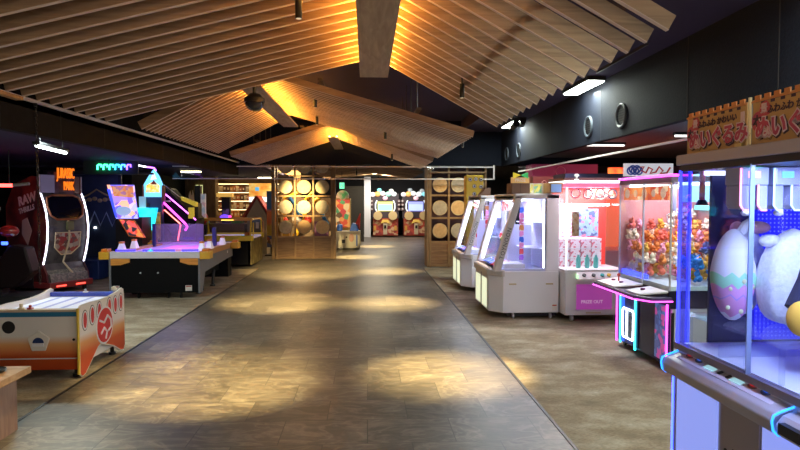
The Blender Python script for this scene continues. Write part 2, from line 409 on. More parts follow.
for x, y, z, rz, ln, l in ((-3.90, 7.24, 2.335, R(9.7), 1.05, 'cool white tube light on the dark left ceiling, nearest of the tubes'),
        (-4.3, 15.6, 2.44, R(90), .5, 'small warm tube light left of the shop lights above the neon ramp'),
        (-3.93, 19.8, 2.42, R(90), .85, 'warm tube light over the shop shelves, left one of the shop pair'),
        (-3.05, 19.0, 2.42, R(90), .4, 'warm tube light over the shop beside the left drum lattice'),
        (4.7, 10.6, 2.70, R(90), 1., 'white ceiling tube seen above the magenta beam on the right'),
        (5.6, 9.0, 2.70, R(90), .8, 'faint ceiling tube behind the striped banner sign on the right'),
        (.6, 22.5, 2.73, R(90), 1., 'orange-white tube light in the passage near the drum game cabinets'),
        (-1., 22.0, 2.73, R(90), .8, 'orange-white tube light in the passage behind the green exit sign')):
    if t0 is None:
        t0 = thing('tube_light', l, 'tube light', (x, y, z), rz, 'ceiling tube lights')
        P_('hanger', BLACK, t0, (-.005, .005, .1, .11, .02, .2), ); P_('hanger', BLACK, t0, (-.005, .005, .93, .94, .02, .2))
        P_('lamp_holder', BLACK, t0, (-.04, .04, -.02, 1.07, -.02, .02)); b = MB(); b.cyl((0, 0, -.035), (0, 1.05, -.035), .016, n=12); b.build('tube', E_('cool_tube', (.85, 1., .95), 22), t0, True)
        for c in kids(t0): c.scale.y = ln/1.05
    else:
        o = copy_tree(t0, (x, y, z), rz, l)
        for c in kids(o):
            if c.name.startswith('hanger'): c.scale.z = ((2.5 if y < 14 else 2.46)-z)/.2 if x < -2.6 else .2
        warm = E_('warm_tube', (1., .8, .45), 20) if x < 4 else E_('neutral_tube', (1., .95, .85), 2.6)
        for c in kids(o):
            if c.name.startswith('tube'):
                c.data = c.data.copy(); c.data.materials[0] = warm
            c.scale.y = ln/1.05

# ------------------------------------------------------------------ slatted canopies
def canopy(label, y0, y1, step, rg, eL, eR, bx, bz, by0, dp=.078):
    t = thing('slatted_canopy', label, 'ceiling canopy', (rg[0], y0, rg[1]), 0)
    dep, th = dp, .03
    def one(e, s, dep):
        ex, ez = e[0]-rg[0], e[1]-rg[1]; ln = math.hypot(ex, ez); nx, nz = -ez/ln*s, ex/ln*s
        if nz < 0: nx, nz = -nx, -nz
        return [(ex, ez), (0, 0), (0, dep/abs(nz) if nz else dep), (ex+nx*dep, ez+nz*dep)]
    n = int((y1-y0)/step)+1
    for e, s in ((eL, -1), (eR, 1)):
        first = None
        for k in range(n):
            if first is None:
                m = MB(); q = one(e, s, dep*1.3 if s < 0 else dep); m.prism(q, 'y', 0, th)
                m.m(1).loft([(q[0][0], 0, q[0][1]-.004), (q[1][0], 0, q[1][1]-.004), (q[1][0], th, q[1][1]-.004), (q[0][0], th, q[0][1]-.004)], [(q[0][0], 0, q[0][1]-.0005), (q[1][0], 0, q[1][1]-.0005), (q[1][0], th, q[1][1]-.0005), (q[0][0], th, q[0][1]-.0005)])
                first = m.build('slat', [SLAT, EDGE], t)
            else:
                c = first.copy(); COL.objects.link(c); c.location.y = k*step
    L = y1-by0
    P_('ridge_board', RIDGE, t, (bx[0]-rg[0], bx[1]-rg[0], by0-y0, y1-y0+.05, bz-rg[1], bz-rg[1]+.03), bevel=.003)
    for x in bx: P_('light_strip', WARM, t, (x-rg[0]-.03*(1 if x == bx[1] else -1)-.01, x-rg[0]-.03*(1 if x == bx[1] else -1)+.01, by0-y0+.05, y1-y0, bz-rg[1]+.035, bz-rg[1]+.05))
    for k in range(4):
        for x in (eL[0]*.8+rg[0]*.2, eR[0]*.75+rg[0]*.25):
            zz = rg[1]+.09-abs(x-rg[0])*.2; y = y0+.3+k*(y1-y0-.5)/3
            b = MB(); b.cyl((x-rg[0], y-y0, zz-rg[1]-.12), (x-rg[0], y-y0, 3.6-rg[1]), .008, n=6); b.build('hanger_rod', BLACK, t)
    b = MB()
    for f in (.3, .75):
        for e in (eL, eR):
            x = (e[0]-rg[0])*f; z = (e[1]-rg[1])*f+.12
            b.box(x-.03, x+.03, 0, (n-1)*step+th, z+.02, z+.05)
    b.build('cross_batten', M('dark_batten', (.05, .035, .025), .7), t)
    return t
canopy('wide slatted timber canopy nearest the camera with a broad ridge board', 2.93, 7.0, .23, (.1, 3.30), (-2.93, 2.545), (1.52, 2.515), (-.08, .25), 3.11, 1.6)
canopy('middle slatted timber canopy, ridge set to the left with a glowing board', 7.55, 11.3, .15, (-1.42, 3.27), (-2.80, 2.545), (1.36, 2.475), (-1.575, -1.30), 3.05, 7.4)
canopy('farthest and smallest slatted timber canopy with a narrow short ridge board', 11.5, 14.05, .15, (-.68, 3.12), (-2.6, 2.50), (1.28, 2.42), (-.76, -.56), 2.87, 11.6)
struct(P_('trim_7', LATTH, None, (-2.96, -2.9, -1, 5.2, 2.5, 2.53)))
# plain slat ceiling deeper in the passage
t = thing('slatted_ceiling_panel', 'brown slatted timber ceiling raft in the back passage over the drum games', 'ceiling canopy', (0, 18, 2.5))
m0 = None
for k in range(14):
    if m0 is None: m0 = MB().prism([(-1.6, .0), (.3, .18), (1.7, 0), (1.7, .06), (.3, .24), (-1.6, .06)], 'y', 0, .04).build('slat', SLAT, t)
    else:
        c = m0.copy(); COL.objects.link(c); c.location.y = k*.42

# warm downlights on the walk, hung among the slats
s0 = None
for x, y, z, tgt, pw, l in ((-.45, 4.0, 2.98, (-1.42, 5.45, 0), 46, 'small black spotlight hanging under the near canopy left of the ridge board'),
        (.95, 5.9, 2.80, (.75, 5.6, 0), 46, 'small black spotlight among the right slats of the near canopy'),
        (-.72, 8.4, 3.08, (-1.40, 9.6, 0), 46, 'small black spotlight hanging under the middle canopy, nearer of its two'),
        (.3, 9.7, 2.78, (.33, 9.5, 0), 40, 'small black spotlight low on the right slope of the middle canopy'),
        (-.85, 10.2, 3.07, (-1.4, 13.9, 0), 46, 'small black spotlight under the middle canopy, farther of its two'),
        (.55, 13.0, 2.66, (.5, 13.8, 0), 36, 'small black spotlight under the right slope of the farthest canopy'),
        (-.3, 17.2, 2.5, (-.3, 17.4, 0), 46, 'small black spotlight on the passage ceiling between the drum lattices'),
        (.4, 21.0, 2.5, (.3, 21.4, 0), 46, 'small black spotlight on the passage ceiling before the drum games'),
        (-2.0, 15.0, 2.68, (-1.85, 16.9, 1.75), 34, 'small black spotlight aimed at the left drum lattice'),
        (2.1, 12.9, 2.95, (2.1, 14.4, 1.7), 2.5, 'small black spotlight aimed at the right drum lattice'),
        (-1.6, 1.2, 2.9, (-2.4, 3.4, 0), 14, 'extra black spotlight out of view, aimed at the front left floor')):  # the last one is an extra spotlight, out of view
    if s0 is None:
        s0 = thing('spotlight', l, 'spotlight', (x, y, z), 0, 'black spotlights along the walkway')
        b = MB(); b.cyl((0, 0, -.12), (0, 0, .02), .024, n=14); b.build('spot_can', SATIN, s0, True)
        b = MB(); b.cyl((0, 0, .02), (0, 0, .2), .008, n=8); b.build('stem', BLACK, s0)
        b = MB(); b.cyl((0, 0, -.122), (0, 0, -.119), .017, n=12); b.build('lens', E_('spot_lens', (1., .8, .5), .5), s0)
    else: copy_tree(s0, (x, y, z), label=l)
    d = Vector(tgt)-Vector((x, y, z-.13)); 
    lamp('spot_beam', 'SPOT', (x, y, z-.135), (1., .74, .31), pw*13*max(1., (d.length/2.7)**1.4), tgt, .05, 40, 1.)

# dome camera
t = thing('security_camera', 'black dome camera on a short pole under the near canopy', 'camera', (-1.29, 6.93, 3.02))
b = MB(); b.cyl((0, 0, -.16), (0, 0, .0), .022, n=12); b.build('pole', BLACK, t, True)
b = MB(); b.lathe((0, 0, 0), [(.0, -.13), (.06, -.14), (.115, -.19), (.12, -.235)], 20); b.build('camera_housing', BLACK, t, True)
b = MB(); b.ball((0, 0, -.245), (.105, .105, .095), 20); b.build('camera_dome', M('dome_smoke', (.02, .02, .03), .05), t, True)
t = thing('track_spotlight_bar', 'small cluster of grey projector heads on the ceiling beside the far light', 'projector', (2.98, 11.7, 3.3))
b = MB(); b.cyl((0, 0, -.1), (0, .26, -.14), .07, n=16); b.build('projector_head', SATIN, t, True); b = MB(); b.cyl((.14, 0, -.06), (.16, .2, -.1), .06, n=16); b.build('projector_head', SATIN, t, True)
b = MB(); b.box(-.08, .22, .05, .12, -.04, .03); b.build('mount', BLACK, t)
t = tag(MB().box(2.98, 3.0, 6.2, 7.6, 3.31, 3.345).build('lighting_track', BLACK), 'thin black lighting track on the ceiling before the near light', 'light track')
# hanging chain
t = thing('hanging_chain', 'thin black chain hanging from the left bulkhead in front of the racing cabinet', 'chain', (-3.08, 5.72, 2.56))
b = MB()
for k in range(40):
    z = -.03-k*.042
    pts = [(0, .011*math.cos(a), z+.026*math.sin(a)) if k % 2 else (.011*math.cos(a), 0, z+.026*math.sin(a)) for a in [2*PI*j/10 for j in range(10)]]
    b.tube(pts, .0035, 5, True)
b.build('chain_links', SATIN, t); P_('ceiling_hook', SATIN, t, (-.02, .01, -.01, .01, -.03, .02))

# ------------------------------------------------------------------ nearest claw machine (right front)
BODYM = M('mauve_grey_metal', (.46, .43, .46), .35, .1)
LITP = E_('lit_panel_blue', (.30, .38, 1.), .62)
X0, Y0 = 1.535, 2.85
t = thing('claw_machine', 'large claw machine nearest the camera on the right, with blue lit posts', 'claw machine', (X0, Y0, 0))
P_('base_cabinet', BODYM, t, (0, .95, -1.7, 0, .07, .80), bevel=.008)
P_('plinth', BLACK, t, (.05, .9, -1.65, -.05, 0, .07))
P_('light_panel', LITP, t, (-.008, .002, -.385, -.05, .30, .785)); P_('light_panel', LITP, t, (-.008, .002, -1.1, -.68, .30, .785))
b = MB(); b.box(-.006, .002, -.66, -.405, .12, .78); b.build('coin_door', M('mauve_metal_door', (.36, .31, .33), .4, .25), t, bevel=.004)
P_('coin_slot', BLACK, t, (-.01, 0, -.525, -.50, .56, .61)); P_('coin_slot', BLACK, t, (-.01, 0, -.60, -.575, .56, .61))
b = MB(); b.cyl((-.01, -.45, .585), (0, -.45, .585), .009, n=12); b.build('door_lock', SATIN, t)
P_('corner_glow', BLN, t, (-.004, .004, -.006, .004, .08, .79))
PROF = [(-.055, .80), (-.06, .845), (-.045, .872), (.095, .925), (.12, .925), (.12, .80)]
def panel(y0, y1):
    b = MB(); b.prism(PROF, 'y', y0, y1); o = b.build('control_panel', BODYM, t, bevel=.006)
    def on(x): return .872+(x+.045)/.14*.053
    mid = (y0+y1)/2; ln = y1-y0
    b = MB(); z0, z1 = on(-.02)+.001, on(.085)+.001
    b.loft([(-.02, y0+.06, z0), (.085, y0+.06, z1), (.085, y1-.06, z1), (-.02, y1-.06, z0)], [(-.02, y0+.06, z0+.002), (.085, y0+.06, z1+.002), (.085, y1-.06, z1+.002), (-.02, y1-.06, z0+.002)])
    b.build('panel_overlay', M('lilac_overlay', (.62, .58, .66), .35), o)
    for k, (f, m, nm) in enumerate(((.14, RED, 'red'), (.24, BLUE, 'blue'), (.72, RED, 'red'), (.82, BLUE, 'blue'))):
        y = y1-f*ln; x = .035; z = on(x)
        b = MB(); b.cyl((x, y, z), (x-.004, y, z+.008), .03, n=20); b.build('button_ring', M('button_ring_dark', (.08, .08, .1), .4), o, True)
        b = MB(); b.ball((x-.003, y, z+.012), (.024, .024, .014), 16); b.build('push_button', M('lit_'+nm+'_button', (.6, .02, .02) if nm == 'red' else (.02, .1, .7), .25, 0, (.7, .02, .02) if nm == 'red' else (.02, .15, .9), .9), o, True, label=nm+' dome push button')
    for f0, f1 in ((.33, .42), (.57, .66)):
        b = MB(); b.loft([(x, y1-f*ln, on(x)+.003) for x, f in ((-.005, f0), (.07, f0), (.07, f1), (-.005, f1))], [(x, y1-f*ln, on(x)+.006) for x, f in ((-.005, f0), (.07, f0), (.07, f1), (-.005, f1))])
        b.build('display', E_('panel_lcd', (.45, .8, .9), .5), o)
    for f0, f1 in ((.455, .475), (.53, .55)):
        b = MB(); b.loft([(x, y1-f*ln, on(x)+.003) for x, f in ((.0, f0), (.07, f0+.01), (.07, f1+.01), (.0, f1))], [(x, y1-f*ln, on(x)+.008) for x, f in ((.0, f0), (.07, f0+.01), (.07, f1+.01), (.0, f1))])
        b.build('card_slot', BLACK, o)
    for f in (.05, .93):
        b = MB(); y = y1-f*ln; b.cyl((.05, y, on(.05)), (.048, y, on(.05)+.005), .014, n=14); b.build('speaker_hole', BLACK, o)
    return o
panel(-.80, -.0); panel(-1.70, -.98)
def loop(y, name='led_loop'):
    pts = [(.11, y, .93), (-.035, y, .88), (-.058, y, .868), (-.064, y, .845), (-.058, y, .812), (-.04, y, .795), (.03, y, .79)]
    return MB().tube(pts, .0045, 8).build(name, E_('azure_led', (.02, .22, 1.), 2.6), t, True)
loop(.002); loop(-.81)
b = MB(); b.prism([(-.05, .80), (-.056, .84), (-.03, .872), (.095, .915), (.12, .915), (.12, .80)], 'y', -.97, -.815); b.build('card_reader_pod', BODYM, t, bevel=.006)
P_('reader_slot', BLACK, t, (-.07, -.045, -.955, -.85, .82, .858))
# glass box
P_('glass_sill', BODYM, t, (.02, .95, -1.7, 0, .80, .915), bevel=.006); P_('sill_rail', M('dark_mauve', (.2, .17, .2), .4, .3), t, (.0, .03, -1.7, 0, .915, .945))
P_('prize_floor', M('white_prize_floor', (.8, .82, .85), .4), t, (.04, .93, -1.68, -.02, .915, .945))
P_('header', BODYM, t, (-.005, .95, -1.7, .005, 1.825, 1.875), bevel=.004); P_('header_soffit', BLACK, t, (.01, .94, -1.69, -.005, 1.795, 1.825))
GB = M('lit_blue_post', (.1, .1, .6), .2, 0, (.02, .03, 1.), 3.2)
for x, y in ((.012, -.012), (.06, -.012)): P_('corner_post', GB, t, (x-.006, x+.006, y-.006, y+.006, .93, 1.80))
P_('corner_post', glass('blue_acrylic', (.5, .5, 1.), .2, .12), t, (.016, .056, -.02, -.004, .93, 1.80), label='blue tinted clear corner post'); P_('corner_post', GB, t, (.005, .02, -1.69, -1.67, .93, 1.80))
P_('front_pane', GLASS, t, (.018, .024, -.55, -.03, .94, 1.80)); P_('front_pane', GLASS, t, (.008, .014, -1.66, -.53, .94, 1.80))
P_('pane_edge', M('glass_edge', (.25, .33, .55), .2), t, (.006, .026, -.553, -.547, .94, 1.80))
P_('side_pane', GLASS, t, (.07, .165, -.012, -.006, .94, 1.80))
P_('side_wall', M('dark_indigo_panel', (.03, .035, .09), .35), t, (.165, .93, -.02, -.004, .94, 1.80))
P_('side_wall_inset', M('indigo_inset', (.05, .055, .12), .4), t, (.185, .36, -.024, -.02, .96, 1.08))
P_('pegboard', dotted('blue_pegboard', (.02, .02, .8), (.25, .3, 1.), 48, .22, .5, .55), t, (.385, .625, -.04, -.02, .96, 1.72))
P_('back_wall', M('dark_indigo_back', (.05, .05, .12), .4), t, (.93, .95, -1.68, -.02, .945, 1.80))
P_('pegboard', dotted('blue_pegboard', (.02, .02, .8), (.25, .3, 1.), 48, .22, .5, .55), t, (.91, .93, -1.5, -.1, .96, 1.72))
P_('chute_wall', ACRYL, t, (.05, .6, -.30, -.29, .945, 1.0)); MB().loft([(.3, -.95, .946), (.75, -.95, .946), (.75, -.45, .946)], [(.3, -.95, 1.02), (.75, -.95, 1.05), (.75, -.45, 1.12)]).build('prize_slide', WHITE, t)
P_('top_lamp', E_('claw_top_lamp', (.5, .55, 1.), 3), t, (.1, .85, -.08, -.05, 1.775, 1.795)); P_('top_lamp', E_('claw_top_lamp', (.62, .68, 1.), 7), t, (.1, .85, -1.6, -1.57, 1.775, 1.795))
lamp('cabinet_light', 'AREA', (X0+.12, Y0-.7, 1.79), (.45, .55, 1.), 10, (X0+.2, Y0-.55, 0), sx=.2, sy=1.1)
b = MB(); b.cyl((.10, -.05, 1.80), (.10, -.05, 1.655), .013, n=10); rb = b.build('pull_cord', M('red_cord', (.7, .05, .12), .5), t); b = MB(); b.cyl((.10, -.05, 1.655), (.10, -.05, 1.63), .018, .03, 12); b.build('weight', SATIN, rb)
# clear shelf that carries the toys
P_('acrylic_shelf', ACRYL, t, (.035, .70, -.72, -.03, 1.088, 1.10))
for x, y in ((.05, -.06), (.67, -.06), (.05, -.70), (.67, -.70)): P_('shelf_leg', ACRYL, t, (x-.008, x+.008, y-.008, y+.008, .945, 1.088))
WB = M('pale_lilac_claw', (.30, .32, .48), .3)
def claw(x, y, frame, disp, nm):
    o = P_('claw_unit', WB, t, (x, x+.115, y-.06, y+.06, 1.715, 1.79), bevel=.006)
    P_('display', E_('claw_display_'+nm, disp, 2.), o, (x+.025, x+.075, y-.064, y-.058, 1.745, 1.772))
    for dx in (0, .075):
        b = MB(); b.prism([(x+dx, 1.715), (x+dx, 1.632), (x+dx+.012, 1.615), (x+dx+.042, 1.615), (x+dx+.042, 1.715)], 'y', y-.05, y+.05); b.build('claw_arm', WB, o, bevel=.004)
        MB().tube([(x+dx-.003, y-.055, 1.785), (x+dx-.003, y-.055, 1.632), (x+dx+.012, y-.055, 1.612), (x+dx+.035, y-.055, 1.612)], .004, 6).build('glow_edge', frame, o)
    b = MB(); b.cyl((x+.057, y, 1.715), (x+.057, y, 1.60), .006, n=8); b.build('claw_shaft', SATIN, o)
    b = MB(); b.ball((x+.057, y, 1.60), (.02, .02, .014), 10); b.build('claw_tip', WHITE, o, True)
claw(.0, -.45, M('pink_glow', (.8, .3, .5), .3, 0, (1., .25, .55), 1.8), (1., .3, .8), 'pink'); claw(.143, -.45, M('ice_glow', (.4, .55, .9), .3, 0, (.3, .5, 1.), 1.8), (.1, .3, 1.), 'blue')

# signs on the header
SIGNP = noisy('ochre_sign_board', [(.3, (.50, .32, .125)), (.7, (.60, .39, .16))], 5, .5)
INK = M('dark_plum_ink', (.05, .025, .06), .6); MAGP = M('raspberry_print', (.50, .06, .14), .5); WRIM = M('pale_lilac_rim', (.72, .6, .66), .5)
def sign(y0, label):
    s = thing('banner_sign', label, 'sign', (1.575, y0, 1.875), 0, 'soft toy banners on the claw machine')
    W, H = .455, .185
    P_('board', SIGNP, s, (0, .012, -W, 0, 0, H)); 
    cr = [(-W, H-.004)]
    for k in range(8): cr += [(-W+.01+k*.056, H-.004), (-W+.01+k*.056, H+.014), (-W+.042+k*.056, H+.014), (-W+.042+k*.056, H-.004)]
    b = MB(); b.prism(cr+[(0, H-.004), (0, H-.012), (-W, H-.012)], 'x', -.006, 0)
    b.build('top_beads', M('orange_bead_print', (.6, .25, .08), .5), s)
    cr = [(-W+.04, H-.0125)]
    for k in range(7): cr += [(-W+.044+k*.056, H-.0125), (-W+.044+k*.056, H-.024), (-W+.064+k*.056, H-.024), (-W+.064+k*.056, H-.0125)]
    b = MB(); b.prism(cr+[(-.02, H-.0125), (-.02, H-.0105), (-W+.04, H-.0105)], 'x', -.003, 0)
    b.build('dark_dashes', INK, s)
    for nm, ch, dz, sz, yy in (('caption', 'ふわふわ かわいい', .132, .036, -.245),):
        lettering(nm, ch, sz, INK, s, (-.004, yy, dz), SIDE, .001, .0008)
    lettering('title_shadow', 'ぬいぐるみ', .092, INK, s, (-.003, -.253, .055), SIDE, .0008, .010, .92)
    lettering('title_rim', 'ぬいぐるみ', .092, WRIM, s, (-.0045, -.249, .06), SIDE, .0008, .008, .92)
    lettering('title', 'ぬいぐるみ', .092, MAGP, s, (-.006, -.249, .06), SIDE, .0008, .0025, .92)
    b = MB(); b.cyl((-.003, -.04, .095), (0, -.04, .095), .04, n=20); b.build('badge', MAGP, s)
    lettering('badge_character', '本', .05, INK, s, (-.005, -.036, .093), SIDE, .001, .001)
    b = MB(); b.cyl((-.004, -.078, .14), (0, -.078, .14), .033, n=6); b.build('badge', M('red_burst', (.55, .07, .1), .5), s)
    lettering('badge_character', '景', .042, WRIM, s, (-.006, -.078, .14), SIDE, .001, .0008)
    b = MB(); b.box(-.002, 0, -.44, -.415, .085, .15); b.build('side_stamp', WRIM, s)
    P_('price_clip', M('pale_yellow_clip', (.7, .6, .25), .4), s, (-.01, .0, -.435, -.39, 0, .018))
    return s
sign(2.835, 'ochre soft toy banner on the claw machine header, whole and farther left')
sign(2.345, 'ochre soft toy banner on the claw machine header, cut off at the right edge')
tag(MB().box(1.57, 1.58, 2.357, 2.367, 1.876, 2.075).build('banner_pole', M('cream_pole', (.8, .7, .45), .4)), 'thin cream upright pole between the two ochre banners', 'pole')

# toys inside (plain stand-ins)
PL = noisy('white_plush', [(.3, (.66, .67, .72)), (.7, (.82, .83, .86))], 60, .95, bump=.5)
t = thing('egg_cushion', 'egg shaped white soft toy with green and pink lower half in the near claw machine', 'soft toy', (1.672, 2.60, 1.103))
eggp = M('plush_egg', (.8, .8, .85), .95); nt, N, L, bb = nodes(eggp)
tc = N.new('ShaderNodeTexCoord'); sp = N.new('ShaderNodeSeparateXYZ'); L.new(tc.outputs['Object'], sp.inputs[0])
wv = N.new('ShaderNodeMath'); wv.operation = 'PINGPONG'; wv.inputs[1].default_value = .025; L.new(sp.outputs['X'], wv.inputs[0])
ad = N.new('ShaderNodeMath'); ad.operation = 'ADD'; L.new(wv.outputs[0], ad.inputs[0]); L.new(sp.outputs['Z'], ad.inputs[1])
mr = N.new('ShaderNodeMapRange'); mr.inputs['From Min'].default_value = 0; mr.inputs['From Max'].default_value = .46; L.new(ad.outputs[0], mr.inputs['Value'])
rp = ramp(nt, [(0, (.78, .78, .86)), (.09, (.72, .32, .62)), (.27, (.35, .3, .75)), (.285, (.75, .35, .68)), (.385, (.35, .75, .5)), (.50, (.80, .8, .87))], 'CONSTANT')
L.new(mr.outputs[0], rp.inputs['Fac']); L.new(rp.outputs['Color'], bb.inputs['Base Color'])
b = MB(); b.ball((0, 0, .21), (.088, .085, .21), 28, lambda q: Vector((q.x*(1-.10*max(0, q.z/.21))*(1+.12*(1-abs(q.z)/.21)), q.y, q.z))); b.build('cushion_body', eggp, t, True)
b = MB()
for x, z in ((-.06, .07), (-.01, .055), (.045, .075), (-.05, .155), (.0, .19), (.05, .16)): b.ball((x, -.083+abs(x)*.35, z), (.011, .006, .011), 8)
b.build('spot_patch', M('pale_yellow_patch', (.7, .72, .4), .9), t, True)
b = MB(); b.tube([(.03, 0, .40), (.055, 0, .44), (.075, 0, .45)], .02, 8); b.build('top_tuft', PL, t, True)
def cushion(name, label, loc, w, d, h, rz=0):
    t = thing(name, label, 'soft toy', loc, rz)
    def f(q):
        a, c = q.x/w, q.z/h
        r = 1/max(.55, (abs(a)**3+abs(c)**3)**(1/3)) if (a or c) else 1
        r = min(r, 1.25); k = math.hypot(a, c)
        x, z = q.x*(1+(r-1)*k), q.z*(1+(r-1)*k)
        if z > 0: z += h*.30*max(0, 1-abs(x/w))*k*k; x *= 1-.12*(z/h)
        return Vector((x, q.y, z))
    b = MB(); b.ball((0, 0, h), (w, d, h), 36, f); o = b.build('cushion_body', PL, t, True)
    t.location.z += .003-min(v.co.z for v in o.data.vertices)
    return t
t = cushion('drop_cushion', 'big plain white soft toy with a pointed top beside the egg shaped one', (1.888, 2.51, 1.1), .14, .1, .185)
b = MB(); b.ball((-.10, .01, .37), (.05, .035, .03), 12); b.build('ear', PL, t, True)
b = MB(); b.ball((.15, -.03, .2), (.03, .04, .085), 14); b.build('arm', PL, t, True)
b = MB(); b.cyl((-.085, -.08, .05), (-.08, -.10, .002), .03, .004, 10); b.build('corner_tip', PL, t, True)
t = thing('ribbon_cushion', 'puffy pale pink and white soft toy behind the pointed white one', 'soft toy', (1.80, 2.72, 1.1))
b = MB(); b.ball((0, 0, .225), (.1, .07, .22), 18); b.build('cushion_body', PL, t, True)
b = MB(); b.ball((.045, -.03, .425), (.055, .05, .03), 14).ball((-.055, -.03, .415), (.03, .04, .04), 12); b.build('pink_trim', M('pink_plush', (.75, .4, .5), .95), t, True)
t = thing('yellow_footed_toy', 'dark navy soft toy with a rounded yellow foot at the right edge', 'soft toy', (1.735, 2.30, 1.1))
b = MB(); b.tube([(.10, .0, .33), (.06, -.01, .22), (.0, -.02, .11)], .045, 12); b.build('leg', M('navy_plush', (.02, .02, .05), .95), t, True)
b = MB(); b.ball((.0, -.05, .08), (.055, .05, .072), 18); b.build('foot', M('yellow_plush', (.75, .42, .05), .95), t, True)
b = MB(); b.ball((.27, .06, .33), (.12, .1, .15), 20); b.build('toy_body', M('navy_plush', (.02, .02, .05), .95), t, True)

# ------------------------------------------------------------------ neon-edged claw machine
t = thing('claw_machine', 'dark claw machine outlined in pink and cyan neon, heaped with small soft toys', 'claw machine', (2.88, 5.45, 0))
P_('base_cabinet', M('indigo_gloss', (.03, .025, .09), .25), t, (0, .95, .03, 1.15, .06, .70), bevel=.01)
P_('side_panel', LGREY, t, (.03, .95, 0, .03, .06, .62), bevel=.005); P_('side_slot', BLACK, t, (.02, .05, -.006, 0, .12, .58)); P_('side_top', M('ink_navy', (.015, .015, .035), .3), t, (0, .95, -.004, .03, .62, .79))
for x, y in ((.06, .08), (.06, 1.08), (.88, .08), (.88, 1.08)):
    b = MB(); b.cyl((x-.012, y, .03), (x+.012, y, .03), .03, n=14); b.build('caster', SATIN, t)
P_('front_door', M('midnight_blue', (.02, .04, .22), .3), t, (-.012, 0, .62, 1.12, .08, .66)); P_('poster', patches('blue_pink_poster', [(.06, .1, .3), (.1, .2, .5), (.6, .1, .4), (.08, .12, .35)], 22, .4, .35), t, (-.012, 0, .06, .25, .10, .64))
P_('neon_strip', MAG, t, (-.022, -.004, 1.13, 1.143, .05, .66), label='pink neon strip at the far edge'); P_('neon_strip', CYN, t, (-.024, -.006, 1.03, 1.045, .05, .66), label='cyan neon strip'); P_('neon_strip', CYN, t, (-.024, -.006, .66, .68, .05, .68), label='cyan neon strip'); P_('neon_strip', MAG, t, (-.022, -.008, .0, .014, .03, .66), label='pink neon strip at the near edge')
P_('blue_wash', E_('royal_blue_panel', (.03, .12, .9), 1.), t, (-.016, -.01, .94, 1.03, .08, .66))
r0 = [(-.02, .73, .14), (-.02, .95, .14), (-.02, .97, .16), (-.02, .97, .44), (-.02, .95, .46), (-.02, .73, .46), (-.02, .71, .44), (-.02, .71, .16)]
MB().tube(r0, .008, 8, True).build('prize_door_frame', WLED, t); P_('prize_door', M('smoky_door', (.12, .2, .28), .2), t, (-.016, -.01, .72, .96, .15, .45)); P_('door_bar', WLED, t, (-.024, -.016, .86, .875, .15, .45))
lip = [(-.30, 1.12), (-.30, .12), (-.20, -.06), (.0, -.06), (0, 1.12)]
b = MB(); b.loft([(x, y, .70) for x, y in lip], [(x, y, .735) for x, y in lip]); b.build('control_shelf', M('dark_plum_shelf', (.05, .04, .09), .3), t, bevel=.004)
MB().tube([(-.305, 1.12, .70), (-.305, .12, .70), (-.20, -.068, .70), (0, -.068, .70)], .007, 8).build('shelf_neon', MAG, t)
b = MB(); b.loft([(-.28, 1.08, .736), (-.28, .62, .736), (-.02, .50, .775), (-.02, 1.08, .775)], [(-.28, 1.08, .75), (-.28, .62, .75), (-.02, .50, .79), (-.02, 1.08, .79)]); b.build('control_deck', WHITE, t)
b = MB(); b.loft([(-.25, .4, .736), (-.25, .1, .736), (-.02, -.02, .775), (-.02, .35, .775)], [(-.25, .4, .748), (-.25, .1, .748), (-.02, -.02, .79), (-.02, .35, .79)]); b.build('control_deck', WHITE, t)
for y in (.95, .75, .25): 
    b = MB(); b.cyl((-.14, y, .765), (-.14, y, .785), .022, n=14); b.build('push_button', M('plum_button', (.2, .05, .15), .3), t, True)
b = MB(); b.cyl((-.12, .86, .77), (-.12, .86, .83), .008, n=8).ball((-.12, .86, .84), .02, 10); b.build('joystick', RED, t, True)
P_('prize_tray', M('pale_blue_tray', (.55, .7, .75), .35), t, (.01, .94, .01, 1.14, .78, .83)); P_('back_wall', M('coral_backboard', (.7, .25, .2), .6), t, (.92, .95, .01, 1.14, .83, 1.84))
for x, y in ((.0, .0), (.0, 1.135), (.0, .56), (.935, 0)): P_('corner_post', M('frosted_post', (.6, .62, .7), .2, .2), t, (x, x+.015, y, y+.015, .79, 1.84))
P_('front_pane', GLASS, t, (.004, .010, .015, 1.135, .83, 1.84)); P_('side_pane', GLASS, t, (.015, .935, .004, .010, .83, 1.84)); P_('side_wall', M('coral_side', (.55, .25, .24), .6), t, (.015, .935, 1.138, 1.146, .83, 1.84))
P_('top_box', M('mauve_top', (.22, .17, .25), .4), t, (0, .95, 0, 1.15, 1.83, 1.885)); MB().tube([(0, 1.15, 1.895), (-.005, 0, 1.895), (.2, -.005, 1.895)], .012, 8).build('top_neon', MAG, t)
P_('header_art', patches('orange_header_art', [(.75, .18, .05), (.8, .3, .1), (.6, .08, .04), (.8, .6, .4), (.75, .2, .06)], 14, .4, .7), t, (.03, .04, .10, 1.1, 1.66, 1.80))
b = MB()
for k in range(5): b.cyl((.022, .2+k*.2, 1.73), (.03, .2+k*.2, 1.73), .05-.012*(k % 2), n=14)
b.build('header_emblems', M('cream_emblem', (.75, .6, .5), .5, 0, (.7, .5, .4), .4), t)
P_('teal_strip_lamp', E_('teal_strip', (.2, .9, .75), 1.6), t, (.86, .9, .15, 1.1, 1.55, 1.60))
P_('top_lamp', E_('ice_lamp', (.6, .85, 1.), 7), t, (.1, .85, .03, .06, 1.80, 1.83)); P_('top_lamp', E_('ice_lamp', (.6, .85, 1.), 7), t, (.1, .85, 1.08, 1.11, 1.80, 1.83)); P_('lit_side_strip', E_('ice_panel', (.45, .8, .95), 1.2), t, (.1, .5, .012, .02, 1.64, 1.80))
